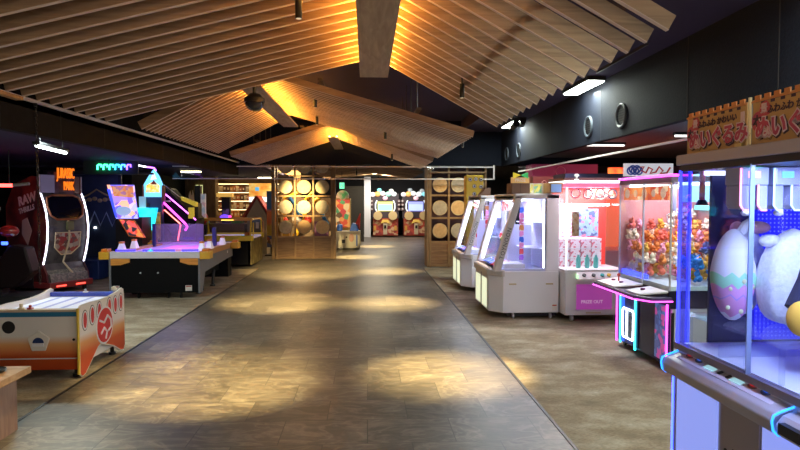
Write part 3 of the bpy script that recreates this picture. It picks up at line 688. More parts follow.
lamp('cabinet_light', 'AREA', (3.33, 6.0, 1.82), (.9, .85, 1.), 5, (3.33, 6.0, 0), sx=.7, sy=.8)
b = MB(); b.cyl((.3, .5, 1.83), (.3, .5, 1.55), .02, n=10); cl = b.build('claw_unit', WB, t)
for k in range(3):
    a = 2*PI*k/3; MB().tube([(.3, .5, 1.55), (.3+.08*math.cos(a), .5+.08*math.sin(a), 1.5), (.3+.06*math.cos(a), .5+.06*math.sin(a), 1.40)], .008, 6).build('claw_arm', PALE, cl)
P_('blue_floor_lamp', E_('deep_blue_panel', (.04, .06, 1.), 2.5), t, (.03, .06, .55, 1.12, .832, .88))
toyc = [('orange', (.75, .25, .06)), ('cream', (.8, .7, .5)), ('coral red', (.7, .15, .1)), ('pink', (.8, .35, .45)), ('bright blue', (.03, .25, .7)), ('mustard', (.7, .42, .06)), ('white', (.8, .8, .82)), ('navy', (.05, .08, .2))]
tm = [M('toy_'+n.replace(' ', '_'), c, .9) for n, c in toyc]
def toy_mesh():
    b = MB(); b.ball((0, 0, .045), (.05, .04, .045), 10).ball((0, -.02, .10), .038, 10).ball((-.03, -.015, .135), .014, 6).ball((.03, -.015, .135), .014, 6)
    b.ball((-.05, -.02, .05), (.018, .025, .018), 6).ball((.05, -.02, .05), (.018, .025, .018), 6).ball((-.03, -.045, .015), .018, 6).ball((.03, -.045, .015), .018, 6)
    return b
tp = []
for k, (n, c) in enumerate(toyc):
    o = toy_mesh().build('small_soft_toy', tm[k], None, True)
    tag(o, 'small %s soft toy in the heap inside the neon edged claw machine' % n, 'soft toy', 'heaped soft toys behind the neon edged glass'); tp.append([o, 0])
r2 = random.Random(3)
for lay in range(6):
    for ix in range(8):
        for iy in range(9):
            x = .85-ix*.122-r2.uniform(0, .012); y = .10+iy*.122+r2.uniform(-.008, .008)
            z = .862+lay*.118+r2.uniform(0, .01)
            if lay > .4+1.6*(x/.9)+3.7*(y/1.1)**1.6 or x < .07 or (x < .3 and y < .5) or y > 1.08: continue
            near = y < .55
            k = r2.choice([4, 5, 3, 4, 6, 5, 7, 3, 0] if near else [0, 1, 2, 0, 1, 3, 5, 1, 0])
            o = tp[k][0]
            if tp[k][1]: o = o.copy(); COL.objects.link(o)
            tp[k][1] += 1
            o.location = (2.88+x, 5.45+y, z); o.rotation_euler = (r2.uniform(-.35, .35), r2.uniform(-.35, .35), R(-90)+r2.uniform(-.9, .9)); s = r2.uniform(.72, .88); o.scale = (s, s, s)

# ------------------------------------------------------------------ prize box machine that faces the camera
t = thing('prize_machine', 'white glass prize machine with a purple front panel facing the camera', 'prize machine', (2.69, 7.85, 0))
P_('base_cabinet', M('white_cabinet', (.76, .76, .8), .35), t, (0, .86, 0, .78, .09, .68), bevel=.01)
for x in (.12, .74): 
    b = MB(); b.cyl((x-.015, .08, .045), (x+.015, .08, .045), .045, n=16); b.build('caster', LGREY, t, True)
    b = MB(); b.cyl((x-.015, .70, .045), (x+.015, .70, .045), .045, n=16); b.build('caster', LGREY, t, True)
P_('prize_out_panel', M('orchid_panel', (.5, .1, .52), .4, 0, (.55, .08, .5), .25), t, (.155, .65, -.008, 0, .17, .515)); lettering('lettering', 'PRIZE OUT', .062, M('pale_pink_print', (.8, .6, .8), .4, 0, (.8, .6, .8), .2), t, (.37, -.012, .275), FRONT, .001, .001)
P_('maker_plate', M('beige_plate', (.55, .5, .35), .4), t, (.29, .50, -.004, 0, .115, .135))
b = MB(); b.prism([(-.10, .57), (-.10, .60), (0, .69), (0, .60)], 'x', .15, .86); dk = b.build('control_deck', WHITE, t, bevel=.004)
for x, m, nm in ((.24, BLACK, 'black'), (.37, BLACK, 'black'), (.49, TEAL, 'teal'), (.58, YEL, 'yellow')):
    b = MB(); b.cyl((x, -.055, .642), (x, -.065, .655), .026, n=14); b.build('push_button', m, dk, True, label=nm+' push button')
P_('deck_end_light', E_('lime_panel', (.5, .9, .5), 1.), dk, (.143, .151, -.09, -.01, .60, .66))
P_('prize_floor', WHITE, t, (0, .86, 0, .78, .68, .71)); P_('back_board', M('scarlet_board', (.68, .045, .035), .5, 0, (.9, .06, .04), .35), t, (.02, .84, .70, .74, .71, 1.84))
POST = M('white_lit_post', (.7, .72, .78), .3, 0, (.8, .85, 1.), .8)
for x, y in ((0, 0), (.835, 0), (0, .755), (.835, .755)): P_('corner_post', POST, t, (x, x+.025, y, y+.025, .71, 1.84))
P_('front_pane', GLASS, t, (.025, .835, .008, .014, .71, 1.84)); P_('side_pane', GLASS, t, (.006, .012, .025, .755, .71, 1.84)); P_('side_pane', GLASS, t, (.848, .854, .025, .755, .71, 1.84))
P_('pink_header', M('pink_lit_header', (.75, .2, .35), .4, 0, (.9, .2, .4), .6), t, (0, .86, -.01, .78, 1.84, 1.895), bevel=.003); P_('white_header', E_('white_header_lamp', (.95, 1., .95), 3.), t, (0, .87, -.015, .78, 1.895, 1.925)); P_('roof_box', M('maroon_roof', (.10, .03, .04), .4), t, (0, .86, .1, .8, 1.925, 1.97))
b = MB(); b.cyl((.16, .05, 1.925), (.16, .05, 1.95), .03, n=10).cyl((.16, .05, 1.95), (.16, .05, 1.99), .012, n=8).ball((.16, .05, 2.0), (.035, .02, .02), 8); b.build('roof_finial', WHITE, t)
P_('side_box', wood('tan_box', (.4, .2, .08), (.55, .3, .12)), t, (-.18, -.01, .12, .7, 1.76, 1.9)); P_('side_box_art', M('blue_box_art', (.2, .35, .7), .4, 0, (.2, .35, .7), .4), t, (-.17, -.03, .112, .12, 1.77, 1.88))
b = MB()
for k in range(4): b.tube(circle((.14+k*.17, .03, 1.755-.01*(k % 2)), .062, 18), .011, 6, True)
b.build('header_rings', M('steel_ring_print', (.35, .38, .45), .4, .3), t)
P_('header_strip', patches('red_white_strip', [(.8, .2, .12), (.8, .7, .6), (.7, .06, .05), (.8, .35, .2)], 22, .4, .5), t, (.45, .84, .4, .41, 1.68, 1.82)); P_('inner_lamp', E_('inner_white_lamp', (1., .97, .95), 9), t, (.03, .83, .55, .57, 1.58, 1.61))
lamp('cabinet_light', 'AREA', (3.12, 8.2, 1.82), (1., .93, .97), 9, (3.12, 8.25, 0), sx=.7, sy=.5)
P_('pale_back_print', dotted('pink_fan_board', (.72, .5, .56), (.8, .2, .3), 16, .3, .5, .25), t, (.03, .56, .69, .70, 1.0, 1.60)); P_('price_sheet', patches('pale_blue_sheet', [(.35, .55, .85), (.45, .65, .9), (.4, .6, .88), (.15, .2, .5), (.8, .3, .5), (.42, .62, .9)], 26, .5, .5), t, (.22, .56, .28, .285, 1.15, 1.54)); P_('notice_card', patches('amber_card', [(.55, .35, .18), (.4, .2, .1), (.6, .45, .3)], 24, .5, .1), t, (.10, .20, .05, .055, 1.17, 1.50))
bx = None
BOXA = patches('red_white_box', [(.85, .78, .8), (.75, .16, .22), (.86, .82, .84), (.85, .75, .78), (.72, .3, .38)], 40, .45)
n = 0
for r in range(3):
    for c in range(4):
        l = 'red and white prize box in the purple fronted machine, %s row, %s from left' % (('bottom', 'middle', 'top')[r], ('first', 'second', 'third', 'fourth')[c])
        loc = (2.69+.06+c*.155, 7.85+.42, .711+r*.135)
        if bx is None:
            bx = thing('prize_box', l, 'box', loc, 0, 'stacked prize boxes'); P_('carton', BOXA, bx, (0, .14, 0, .2, 0, .115)); P_('carton_lid', WHITE, bx, (-.002, .142, -.002, .202, .115, .133))
        else: copy_tree(bx, loc, label=l)
fg = None
for k in range(3):
    l = 'small teal bottle standing before the prize boxes, %s of three' % ('left', 'middle', 'right')[k]
    loc = (2.69+.27+k*.125, 7.85+.25, .711)
    if fg is None:
        fg = thing('teal_bottle', l, 'bottle', loc, 0, 'teal bottles before the prize boxes'); MB().lathe((0, 0, 0), [(.03, 0), (.034, .02), (.034, .13), (.015, .165), (.015, .185)], 14).build('bottle_body', M('seafoam', (.12, .5, .45), .3), fg, True); MB().cyl((0, 0, .185), (0, 0, .205), .018, n=12).build('cap', WHITE, fg)
    else: copy_tree(fg, loc, label=l)

# ------------------------------------------------------------------ sloping white prize machines
CABW = M('cool_grey_cabinet', (.74, .73, .78), .35); CABS = M('warm_grey_pillar', (.55, .52, .52), .35)
def slope_machine(label, y):
    t = thing('prize_machine', label, 'prize machine', (1.72, y, 0))
    plan = [(0, .18), (.17, 0), (.955, 0), (.955, 1.36), (.17, 1.36), (0, 1.18)]
    P_('skirt', BLACK, t, (.25, .95, .08, 1.28, .03, .10))
    b = MB(); b.prism(plan, 'z', .09, .67); b.build('base_cabinet', CABW, t, bevel=.008)
    for x, yy in ((.32, .06), (.85, .06), (.32, 1.3), (.85, 1.3)):
        b = MB(); b.cyl((x-.012, yy, .04), (x+.012, yy, .04), .04, n=14); b.build('caster', LGREY, t, True)
    P_('front_lining', CABS, t, (-.006, .0, .2, 1.16, .1, .60))
    for y0, y1 in ((.72, 1.1), (.27, .62)): P_('light_panel', E_('pale_lime_panel', (.75, .8, .55), .8), t, (-.012, -.004, y0, y1, .12, .54), bevel=.004)
    P_('coin_strip', MGREY, t, (-.014, -.004, .64, .70, .1, .6))
    lp = [(-.03, .17), (.15, -.02), (.19, -.02), (.19, 1.38), (.15, 1.38), (-.03, 1.19)]
    b = MB(); b.prism(lp, 'z', .60, .69); b.build('counter', CABS, t, bevel=.012); P_('counter_top', wood('counter_oak', (.4, .25, .12), (.6, .42, .22)), t, (-.02, .12, .2, 1.16, .69, .70))
    for x in (.30, .82): P_('side_handle', M('brass_handle', (.5, .4, .25), .4, .4), t, (x-.05, x+.05, -.012, 0, .485, .505))
    P_('rating_label', M('pale_label', (.75, .7, .66), .6), t, (.86, .93, -.003, 0, .12, .21)); P_('rating_mark', RED, t, (.865, .925, -.004, -.002, .185, .2))
    P_('shelf_floor', M('lilac_prize_floor', (.55, .55, .8), .4), t, (.05, .95, .02, 1.34, .67, .70))
    P_('rear_column', CABW, t, (.77, .955, 0, 1.36, .67, 1.74), bevel=.008); P_('roof', CABW, t, (.33, .955, 0, 1.36, 1.68, 1.75), bevel=.008)
    sx = lambda z: .05+(z-.69)*.30     # the sloping front
    def pil(y0, y1, nm='pillar'):
        b = MB(); A = [(sx(.68)-.01, y0, .67), (sx(.68)+.085, y0, .67), (sx(.68)+.085, y1, .67), (sx(.68)-.01, y1, .67)]
        b.loft(A, [(x+.30, yy, 1.72) for x, yy, _ in A]); return b.build(nm, CABS, t, bevel=.006)
    pil(.0, .13); pil(1.23, 1.36)
    lt = lettering('lettering', 'TOYNOON', .08, M('dark_taupe_print', (.12, .11, .12), .5), t, (0, 0, 0), (0, 0, 0), .001, .001, 1.15)
    d = Vector((.30, 0, 1.05)).normalized(); nrm = Vector((0, -1, 0)); up = nrm.cross(d)
    mw = Matrix((d, up, nrm)).transposed().to_4x4(); mw.translation = Vector((sx(.68)+.037+.115, -.004, 1.06)); lt.matrix_local = mw
    P_('top_lip', M('dark_lip', (.12, .12, .16), .4), t, (.33, .37, .13, 1.23, 1.66, 1.72))
    b = MB(); b.slab([(sx(.70), .13, .70), (sx(.70), 1.23, .70), (sx(1.70), 1.23, 1.70), (sx(1.70), .13, 1.70)], .006); b.build('front_pane', GLASS, t)
    for yy in (.004, 1.356):
        b = MB(); b.slab([(sx(.70)+.07, yy, .70), (.77, yy, .70), (.77, yy, 1.68), (sx(1.68)+.07, yy, 1.68)], .006); b.build('side_pane', GLASS, t)
    WP = M('ice_white_board', (.68, .7, .9), .5); PEG = M('peg_steel', (.2, .2, .3), .4, .5)
    for x0, x1 in ((.44, .455), (.56, .575)): P_('peg_board', WP, t, (x0, x1, 1.05, 1.32, .70, 1.68))
    P_('back_board', dotted('ice_peg_board', (.68, .7, .92), (.12, .12, .3), 9.5, .13), t, (.75, .77, .02, 1.34, .70, 1.68))
    MB().cyl((sx(.75)+.05, 1.2, .75), (sx(1.62)+.05, 1.2, 1.62), .016, n=8).build('led_tube', WLED, t); P_('led_tube', WLED, t, (.735, .75, .03, .045, .72, 1.66)); P_('led_tube', WLED, t, (.4, .74, .66, .70, 1.655, 1.675))
    P_('display_wall', WP, t, (.38, .74, .64, .66, .70, 1.3)); P_('shelf', WP, t, (.5, .75, .06, .6, .98, .99)); P_('shelf', WP, t, (.5, .75, .06, .6, 1.34, 1.35))
    P_('red_valance', patches('red_valance_print', [(.7, .05, .05), (.8, .25, .2), (.75, .08, .08), (.85, .6, .55)], 18, .5, .3), t, (.42, .43, .7, 1.2, 1.50, 1.64))
    P_('prize_chute', WHITE, t, (.2, .5, .1, .5, .70, .76))
    lamp('cabinet_light', 'AREA', (1.72+.58, y+.68, 1.65), (.74, .78, 1.), 12, (1.72+.5, y+.68, 0), sx=.3, sy=1.1)
    return t
slope_machine('white sloping prize machine with open lit side, nearer of the matching pair', 8.07)
slope_machine('white sloping prize machine behind its twin, beside the right drum lattice', 10.52)
bag0 = {}
def bags(y, which, seed):
    r3 = random.Random(seed); cs = [('red', (.7, .04, .06)), ('blue', (.05, .15, .7)), ('pink', (.8, .25, .5)), ('lime', (.5, .65, .1)), ('violet', (.3, .1, .7)), ('orange', (.8, .3, .08))]
    spots = []
    for k in range(9): spots.append((.50, .30+.0*k, .80+.085*k, k))
    for k in range(6): spots.append((.25+.06*(k % 3), .62+.1*k, .70, k+9))
    for k in range(14): spots.append((.12+.09*(k % 3), .28+.068*k, .70, 10.5))
    for k in range(6): spots.append((.40, .72+.085*k, .95+.06*(k % 3), k+15))
    for x, yy, z, k in spots:
        n, c = cs[r3.choice([0, 0, 1, 2, 4, 3, 5, 2] if k != 10.5 else [4, 4, 1, 1, 2, 0, 4])]
        hang = k < 9 or k >= 15
        lab = '%s prize packet %s %s sloping machine' % (n, 'hanging inside the' if hang else 'lying on the floor of the', which)
        if n not in bag0:
            o = thing('prize_packet', lab, 'packet', (0, 0, 0), 0, 'prize packets of the sloping machines')
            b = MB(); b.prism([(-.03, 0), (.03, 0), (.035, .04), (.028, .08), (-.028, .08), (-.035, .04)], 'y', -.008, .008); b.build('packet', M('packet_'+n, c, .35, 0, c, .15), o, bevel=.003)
            P_('header_card', WHITE, o, (-.028, .028, -.003, .003, .078, .098)); bag0[n] = o
        else: o = copy_tree(bag0[n], label=lab)
        o.location = (1.72+x, y+yy, z); o.rotation_euler = (0 if hang else R(-70), 0, r3.uniform(-.5, .5)+(0 if k < 9 else R(-60)))
        if not hang: o.location.z += .012; o.scale = (1.35, 1.2, 1.35)
    # the rods they hang on
t1 = [o for o in bpy.data.objects if o.get('label', '').startswith('white sloping')]
for o in t1:
    P_('hook_rail', PALE, o, (.485, .515, .28, .32, .70, .715)); P_('hook_rail', PALE, o, (.493, .507, .312, .32, .715, 1.64)); P_('hook_rail', PALE, o, (.41, .416, .7, 1.2, .70, 1.2))
bags(8.07, 'the nearer', 5); bags(10.52, 'the farther', 8)

# things standing on top of the sloping machines
t = thing('topper_box', 'dark brown box with a yellow signboard and green bow on the nearer sloping machine', 'box', (2.03, 8.2, 1.752))
P_('carton', M('cocoa_box', (.16, .085, .06), .6), t, (.0, .26, 0, .3, 0, .15), bevel=.004); P_('carton_seam', M('cocoa_seam', (.08, .04, .03), .6), t, (.12, .125, -.002, 0, 0, .15))
P_('signboard', M('peach_sign', (.8, .5, .2), .5, 0, (.8, .5, .2), .2), t, (-.01, .25, -.0, .02, .15, .23)); lettering('lettering', 'PRIZE', .06, WHITE, t, (.12, -.004, .19), FRONT, .001, .001)
b = MB(); b.loft([(.13, -.01, .26), (.02, -.01, .30), (.02, -.01, .215)], [(.13, .02, .26), (.02, .02, .30), (.02, .02, .215)]); b.build('bow_wing', M('lemon_bow', (.85, .7, .05), .5, 0, (.8, .7, .05), .3), t)
b = MB(); b.loft([(.13, -.01, .26), (.23, -.01, .30), (.23, -.01, .215)], [(.13, .02, .26), (.23, .02, .30), (.23, .02, .215)]); b.build('bow_wing', M('green_bow', (.05, .5, .15), .5, 0, (.05, .5, .15), .3), t)
for x, l, mm in ((2.33, 'small framed yellow and white card on the nearer sloping machine', patches('yellow_card', [(.75, .65, .2), (.8, .78, .6), (.6, .5, .2)], 16, .5, .2)), (2.43, 'small framed green and yellow card on the nearer sloping machine', patches('green_card', [(.3, .6, .2), (.75, .7, .2), (.2, .45, .35), (.7, .8, .7)], 16, .5, .2)), (2.57, 'small framed pink and white card on the nearer sloping machine', patches('pink_card', [(.75, .6, .65), (.6, .4, .5), (.8, .75, .72)], 16, .5, .2))):
    w_ = .08 if x < 2.4 else .13
    t = thing('framed_card', l, 'sign card', (x, 8.3, 1.752)); P_('card_frame', WHITE, t, (-w_/2, w_/2, 0, .015, 0, .15)); P_('card_print', mm, t, (-w_/2+.01, w_/2-.01, -.003, 0, .012, .135))
    P_('card_foot', WHITE, t, (-w_/2, w_/2, -.02, .05, -.001, .006))
# yellow speaker tower behind the farther machine
t = thing('speaker_tower', 'tall yellow panel with black round speakers behind the farther sloping machine', 'speaker tower', (2.08, 12.3, 0))
P_('tower_body', M('mustard_panel', (.6, .42, .02), .45), t, (0, .36, 0, .3, 0, 2.19), bevel=.01)
for k, (x, z) in enumerate(((.08, 2.10), (.2, 2.11), (.17, 1.96), (.17, 1.80), (.31, 1.8), (.31, 2.1), (.31, 1.95))):
    b = MB(); b.cyl((x, -.012, z), (x, 0, z), .042, n=18); s_ = b.build('speaker_cone', BLACK, t); b = MB(); b.tube(circle((x, -.012, z), .026, 14), .006, 6, True); b.build('cone_ring', PALE, s_)
t = thing('topper_wedge', 'dark brown sloped box standing on the farther sloping machine', 'box', (2.06, 10.7, 1.752)); b = MB(); b.prism([(0, 0), (.2, 0), (.2, .13), (.1, .13)], 'y', 0, .25); b.build('carton', M('cocoa_box', (.16, .085, .06), .6), t)
P_('carton_lid', M('cocoa_seam', (.08, .04, .03), .6), t, (.095, .205, -.005, .255, .13, .14))

# ------------------------------------------------------------------ deeper on the right: signs over the machines behind
t = thing('banner_sign', 'white blue and red striped sign on a stand above the neon edged machine', 'sign', (3.75, 8.6, 0))
P_('sign_board', M('white_board_lit', (.75, .75, .78), .4, 0, (.8, .8, .85), .35), t, (.08, .82, 0, .06, 2.02, 2.21)); P_('sign_stand', BLACK, t, (.3, .6, .0, .06, 0, 2.02))
b = MB()
for k in range(5): b.tube(circle((.17+k*.03, -.005, 2.10+.02*(k % 2)), .055, 12), .012, 5, True)
b.build('blue_print', M('cobalt_print', (.04, .1, .5), .5), t); b = MB()
b.tube([(.31, -.006, 2.15), (.37, -.006, 2.16), (.33, -.006, 2.10), (.40, -.006, 2.07), (.44, -.006, 2.15), (.50, -.006, 2.12), (.46, -.006, 2.06), (.55, -.006, 2.08), (.60, -.006, 2.16), (.66, -.006, 2.10), (.61, -.006, 2.06), (.72, -.006, 2.07), (.77, -.006, 2.15)], .013, 6)
b.build('red_print', M('scarlet_print', (.7, .05, .05), .5), t)
t = thing('glow_panel', 'glowing red orange sign panel far back on the right', 'lit sign', (4.95, 11.6, 0)); P_('sign_face', noisy('red_glow', [(.35, (.8, .03, .02)), (.65, (.95, .22, .04))], 5, .5, emit=1.6), t, (-.1, .55, 0, .08, 2.05, 2.32)); P_('sign_stand', BLACK, t, (.1, .3, .01, .07, 0, 2.05))
t = thing('overhead_beam', 'magenta lit boxed beam with round rings high on the right', 'sign beam', (3.95, 12.2, 0)); P_('beam_box', M('magenta_wash_panel', (.25, .04, .10), .5, 0, (.5, .05, .15), .12), t, (-.5, .9, 0, .5, 2.12, 2.42)); MB().tube(circle((.1, -.01, 2.27), .1, 20), .012, 6, True).build('beam_ring', M('rose_ring', (.6, .2, .3), .4), t); P_('beam_leg', BLACK, t, (-.4, -.3, .1, .2, 0, 2.12)); P_('beam_leg', BLACK, t, (.7, .8, .1, .2, 0, 2.12)); P_('beam_edge', M('rose_edge', (.6, .15, .3), .4), t, (-.5, .9, -.01, 0, 2.10, 2.13))
t = thing('booth_header', 'dark red banner box with a pale diamond mark behind the white prize machines', 'sign box', (2.95, 10.2, 0)); P_('header_box', M('oxblood', (.2, .03, .03), .45), t, (-.05, .75, 0, .5, 1.92, 2.08)); P_('post', BLACK, t, (.0, .08, .2, .3, 0, 1.92)); P_('post', BLACK, t, (.6, .68, .2, .3, 0, 1.92)); b = MB(); b.tube([(.10, -.006, 1.98), (.15, -.006, 2.01), (.20, -.006, 1.98), (.15, -.006, 1.95)], .007, 5, True); b.build('diamond_mark', M('rose_mark', (.7, .35, .35), .4), t)
t = thing('dark_canopy_box', 'navy black box canopy right behind the purple fronted machine', 'sign box', (3.0, 9.1, 0)); P_('canopy_box', M('navy_canopy', (.02, .02, .06), .4), t, (.1, 1.6, 0, .6, 1.93, 2.08)); P_('post', BLACK, t, (.2, .3, .2, .3, 0, 1.93)); P_('post', BLACK, t, (1.4, 1.5, .2, .3, 0, 1.93))
# a row of claw machines against the right side, seen through the glass
t = thing('claw_machine', 'claw machine with cyan lit top behind the neon edged one on the right', 'claw machine', (4.3, 6.2, 0))
P_('base_cabinet', LGREY, t, (0, 1., 0, 1.6, .02, .8), bevel=.01); P_('back_board', M('rose_board', (.7, .3, .35), .5, 0, (.7, .25, .3), .4), t, (.95, 1., 0, 1.6, .8, 1.85)); P_('front_pane', GLASS, t, (0, .006, .05, 1.55, .8, 1.85)); P_('header', E_('cyan_header', (.4, .8, .95), 1.3), t, (0, 1., 0, 1.6, 1.85, 2.0))
for y in (0, 1.55): P_('corner_post', LGREY, t, (0, .05, y, y+.05, .8, 1.85))
P_('top_lamp', E_('ice_lamp', (.6, .85, 1.), 7), t, (.1, .9, .7, .8, 1.8, 1.84))
t = thing('claw_machine', 'claw machine with red lit top far back on the right', 'claw machine', (3.75, 9.9, 0))
P_('base_cabinet', LGREY, t, (0, 1.6, 0, .9, .02, .8), bevel=.01); P_('back_board', M('tangerine_board', (.8, .25, .1), .5, 0, (.9, .2, .08), .6), t, (0, 1.6, .85, .9, .8, 1.8)); P_('front_pane', GLASS, t, (.05, 1.55, 0, .006, .8, 1.8)); P_('header', E_('red_header', (.9, .12, .08), 1.), t, (0, 1.6, 0, .9, 1.8, 1.92))
for x in (0, 1.55): P_('corner_post', LGREY, t, (x, x+.05, 0, .05, .8, 1.8))

# ------------------------------------------------------------------ low wooden bench at the left edge
t = thing('wooden_bench', 'low wooden bench end with an overhanging top at the left edge', 'bench', (-2.935, 4.05, 0))
OAKT = wood('bench_oak', (.42, .24, .11), (.58, .37, .2), (3, 10, 10)); OAKS = wood('bench_side_wood', (.26, .15, .11), (.38, .24, .18), (10, 10, 1.5))
P_('bench_top', OAKT, t, (-.9, .50, -1.2, .33, .405, .455), bevel=.004); P_('bench_body', OAKS, t, (-.85, .41, -1.15, .30, .0, .405))
t = thing('dark_dish', 'flat dark round dish lying on the low wooden bench', 'dish', (-2.605, 4.2, .455)); MB().lathe((0, 0, 0), [(.06, 0), (.085, .012), (.09, .022), (.07, .016), (0, .012)], 24).build('dish', BLACK, t, True)
MB().tube(circle((0, 0, .022), .088, 24, 'xy'), .004, 6, True).build('dish_rim', SATIN, t)

# ------------------------------------------------------------------ children's air hockey table
t = thing('air_hockey_table', 'small white and orange children\'s air hockey table at the front left', 'air hockey table', (-2.65, 5.57, 0))
KFR = fade('white_to_orange_print', [(0, (.52, .055, .008)), (.25, (.58, .085, .01)), (.42, (.74, .36, .13)), (.54, (.76, .72, .66)), (1, (.78, .75, .72))], .06, .70)
W = -.74; Lk = .98
P_('front_panel', KFR, t, (W, -.02, 0, .03, .09, .63)); P_('rear_panel', KFR, t, (W, -.02, Lk-.03, Lk, .09, .63)); P_('table_body', M('pale_body', (.6, .58, .56), .5), t, (W+.01, -.03, .03, Lk-.03, .12, .60))
P_('blue_rail', M('petrol_blue', (.02, .17, .32), .35), t, (W, -.02, -.006, .0, .585, .628)); P_('front_rail', M('pale_wood_rail', (.65, .5, .35), .45), t, (W, -.02, -.008, .06, .628, .652), bevel=.004)
P_('back_rail', M('ultramarine_rail', (.05, .08, .45), .35), t, (W, -.02, Lk-.07, Lk, .628, .67)); P_('white_line', WHITE, t, (W, -.02, -.004, .0, .19, .20))
prof = [(0, .05), (.04, .02), (.1, .03), (.36, .215), (.42, .235), (.5, .215), (.72, .14), (.9, .05), (.97, .04), (1., .09), (1.0, .60), (.985, .69), (.95, .705), (.8, .68), (.62, .665), (.40, .665), (.2, .675), (.03, .675), (0, .655)]
b = MB(); b.prism([(y-.01, z) for y, z in prof], 'x', -.02, .0); sp_ = b.build('side_panel', KFR, t)
b = MB(); b.prism([(y-.01, z) for y, z in prof], 'x', W-.02, W); b.build('side_panel', KFR, t)
for x in (-.01, W-.01):
    MB().tube([(x, y-.01, z) for y, z in prof], .011, 6, True).build('edge_trim', M('cream_edge', (.72, .68, .6), .4), t)
    MB().tube([(x, -.02, .05), (x, -.02, .35), (x, -.02, .66)], .013, 6).build('corner_trim', M('yellow_edge', (.75, .52, .06), .4), t, label='yellow corner trim')
KRED = M('kids_red_print', (.62, .03, .03), .45)
for k, (y, dz) in enumerate(((.09, 0), (.24, .02), (.39, .03), (.62, .035), (.76, .03), (.90, .035))):
    z = .53+dz
    b = MB(); 
    ov = lambda rx, rz, x: [(x, y+rx*math.cos(a), z+rz*math.sin(a)) for a in [2*PI*j/16 for j in range(16)]]
    b.loft(ov(.06, .1, 0.), ov(.06, .1, .002)); o = b.build('oval_badge', M('badge_ink', (.05, .02, .02), .5), sp_)
    b = MB(); b.loft(ov(.053, .092, .002), ov(.053, .092, .003)); b.build('oval_white', WHITE, sp_); b = MB(); b.loft(ov(.034, .076, .003), ov(.034, .076, .004)); b.build('oval_red', KRED, sp_)
b = MB(); b.cyl((0, .50, .40), (.0055, .50, .40), .19, n=26); b.build('big_badge', WHITE, sp_)
b = MB(); b.cyl((.003, .50, .40), (.0075, .50, .40), .172, n=26); b.build('big_badge_red', KRED, sp_)
MB().tube([(.008, .37, .47), (.008, .47, .43), (.008, .55, .49), (.008, .62, .44), (.008, .63, .36), (.008, .56, .33)], .012, 6).build('swirl_print', WHITE, sp_)
MB().tube([(.008, .40, .33), (.008, .47, .38), (.008, .53, .33), (.008, .50, .26)], .012, 6).build('swirl_print', WHITE, sp_)
b = MB(); b.cyl((-.64, -.004, .49), (-.64, .0, .49), .058, n=24); b.build('vent_disc', BLACK, t)
pts = [(-.37+.105*math.sin(2*PI*k/5), .355+.105*math.cos(2*PI*k/5)) for k in range(5)]
b = MB(); b.prism(pts, 'y', -.018, 0); pk = b.build('puck_return', M('cream_bezel', (.75, .7, .62), .4), t, bevel=.008)
b = MB(); b.prism([(-.37+.05*math.cos(a), .345+.05*math.sin(a)) for a in [PI*k/12 for k in range(13)]], 'y', -.022, -.016); b.build('return_mouth', M('deep_blue_mouth', (.01, .03, .12), .4), pk); P_('return_lip', WHITE, pk, (-.42, -.32, -.03, -.016, .315, .343))
b = MB(); b.cyl((-.06, -.006, .37), (-.06, 0, .37), .012, n=12); b.build('lock', SATIN, t)
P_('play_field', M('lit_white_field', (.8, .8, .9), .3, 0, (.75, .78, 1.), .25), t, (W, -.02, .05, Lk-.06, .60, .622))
P_('field_marking', M('lilac_mark', (.4, .42, .8), .4), t, *[(W+.1+.17*k, W+.14+.17*k, .08, Lk-.1, .622, .6235) for k in range(4)])
for x, y in ((W+.07, .1), (-.09, .1), (W+.07, .88), (-.09, .88)):
    b = MB(); b.cyl((x, y, 0), (x, y, .03), .035, n=14).cyl((x, y, .03), (x, y, .13), .02, n=10); b.build('foot', BLACK, t)
tm_ = None
for x, y, l, m in ((-.46, 5.62, 'small red hockey puck on the front rail of the children\'s table', RED), (-.37, 6.50, 'tiny white knob on the back rail of the children\'s table', WHITE)):
    o = MB().lathe((0, 0, 0), [(.028, 0), (.028, .012), (.012, .016), (.012, .035), (0, .04)], 14).build('mallet', m, None, True); o.location = (-2.65+x, y-.02, .652 if y < 6 else .67); tag(o, l, 'mallet')
o = MB().lathe((0, 0, 0), [(.03, 0), (.03, .012), (.014, .018), (.016, .05), (0, .055)], 14).build('mallet', M('cream_mallet', (.75, .65, .45), .4), None, True); o.location = (-3.19, 5.60, .652); tag(o, 'small cream mallet on the front left rail of the children\'s table', 'mallet')
o = MB().ball((0, 0, .03), .03, 14).build('ball_knob', M('cream_mallet', (.75, .65, .45), .4), None, True); o.location = (-2.74, 6.52, .67); tag(o, 'cream ball on the far right corner of the children\'s table', 'ball')

# ------------------------------------------------------------------ black air hockey table
t = thing('air_hockey_table', 'big black air hockey table with yellow corner blocks on the left', 'air hockey table', (-2.82, 10.1, 0))
BLK2 = M('table_black', (.004, .004, .005), .6, spec=.12)
P_('end_cabinet', BLK2, t, (-1.47, -.02, .02, .3, .10, .685), bevel=.006); P_('end_cabinet', BLK2, t, (-1.47, -.02, 2.1, 2.4, .10, .685), bevel=.006); P_('inner_cabinet', BLK2, t, (-1.3, -.2, .3, 2.1, .25, .68))
GRY = M('grey_flank', (.16, .16, .18), .45)
b = MB(); b.prism([(.0, .10), (.16, .10), (.32, .42), (2.1, .50), (2.42, .50), (2.42, .685), (.0, .685)], 'x', -.03, 0); b.build('flank', GRY, t); b = MB(); b.prism([(.0, .10), (.16, .10), (.32, .42), (2.1, .50), (2.42, .50), (2.42, .685), (.0, .685)], 'x', -1.5, -1.47); b.build('flank', GRY, t)
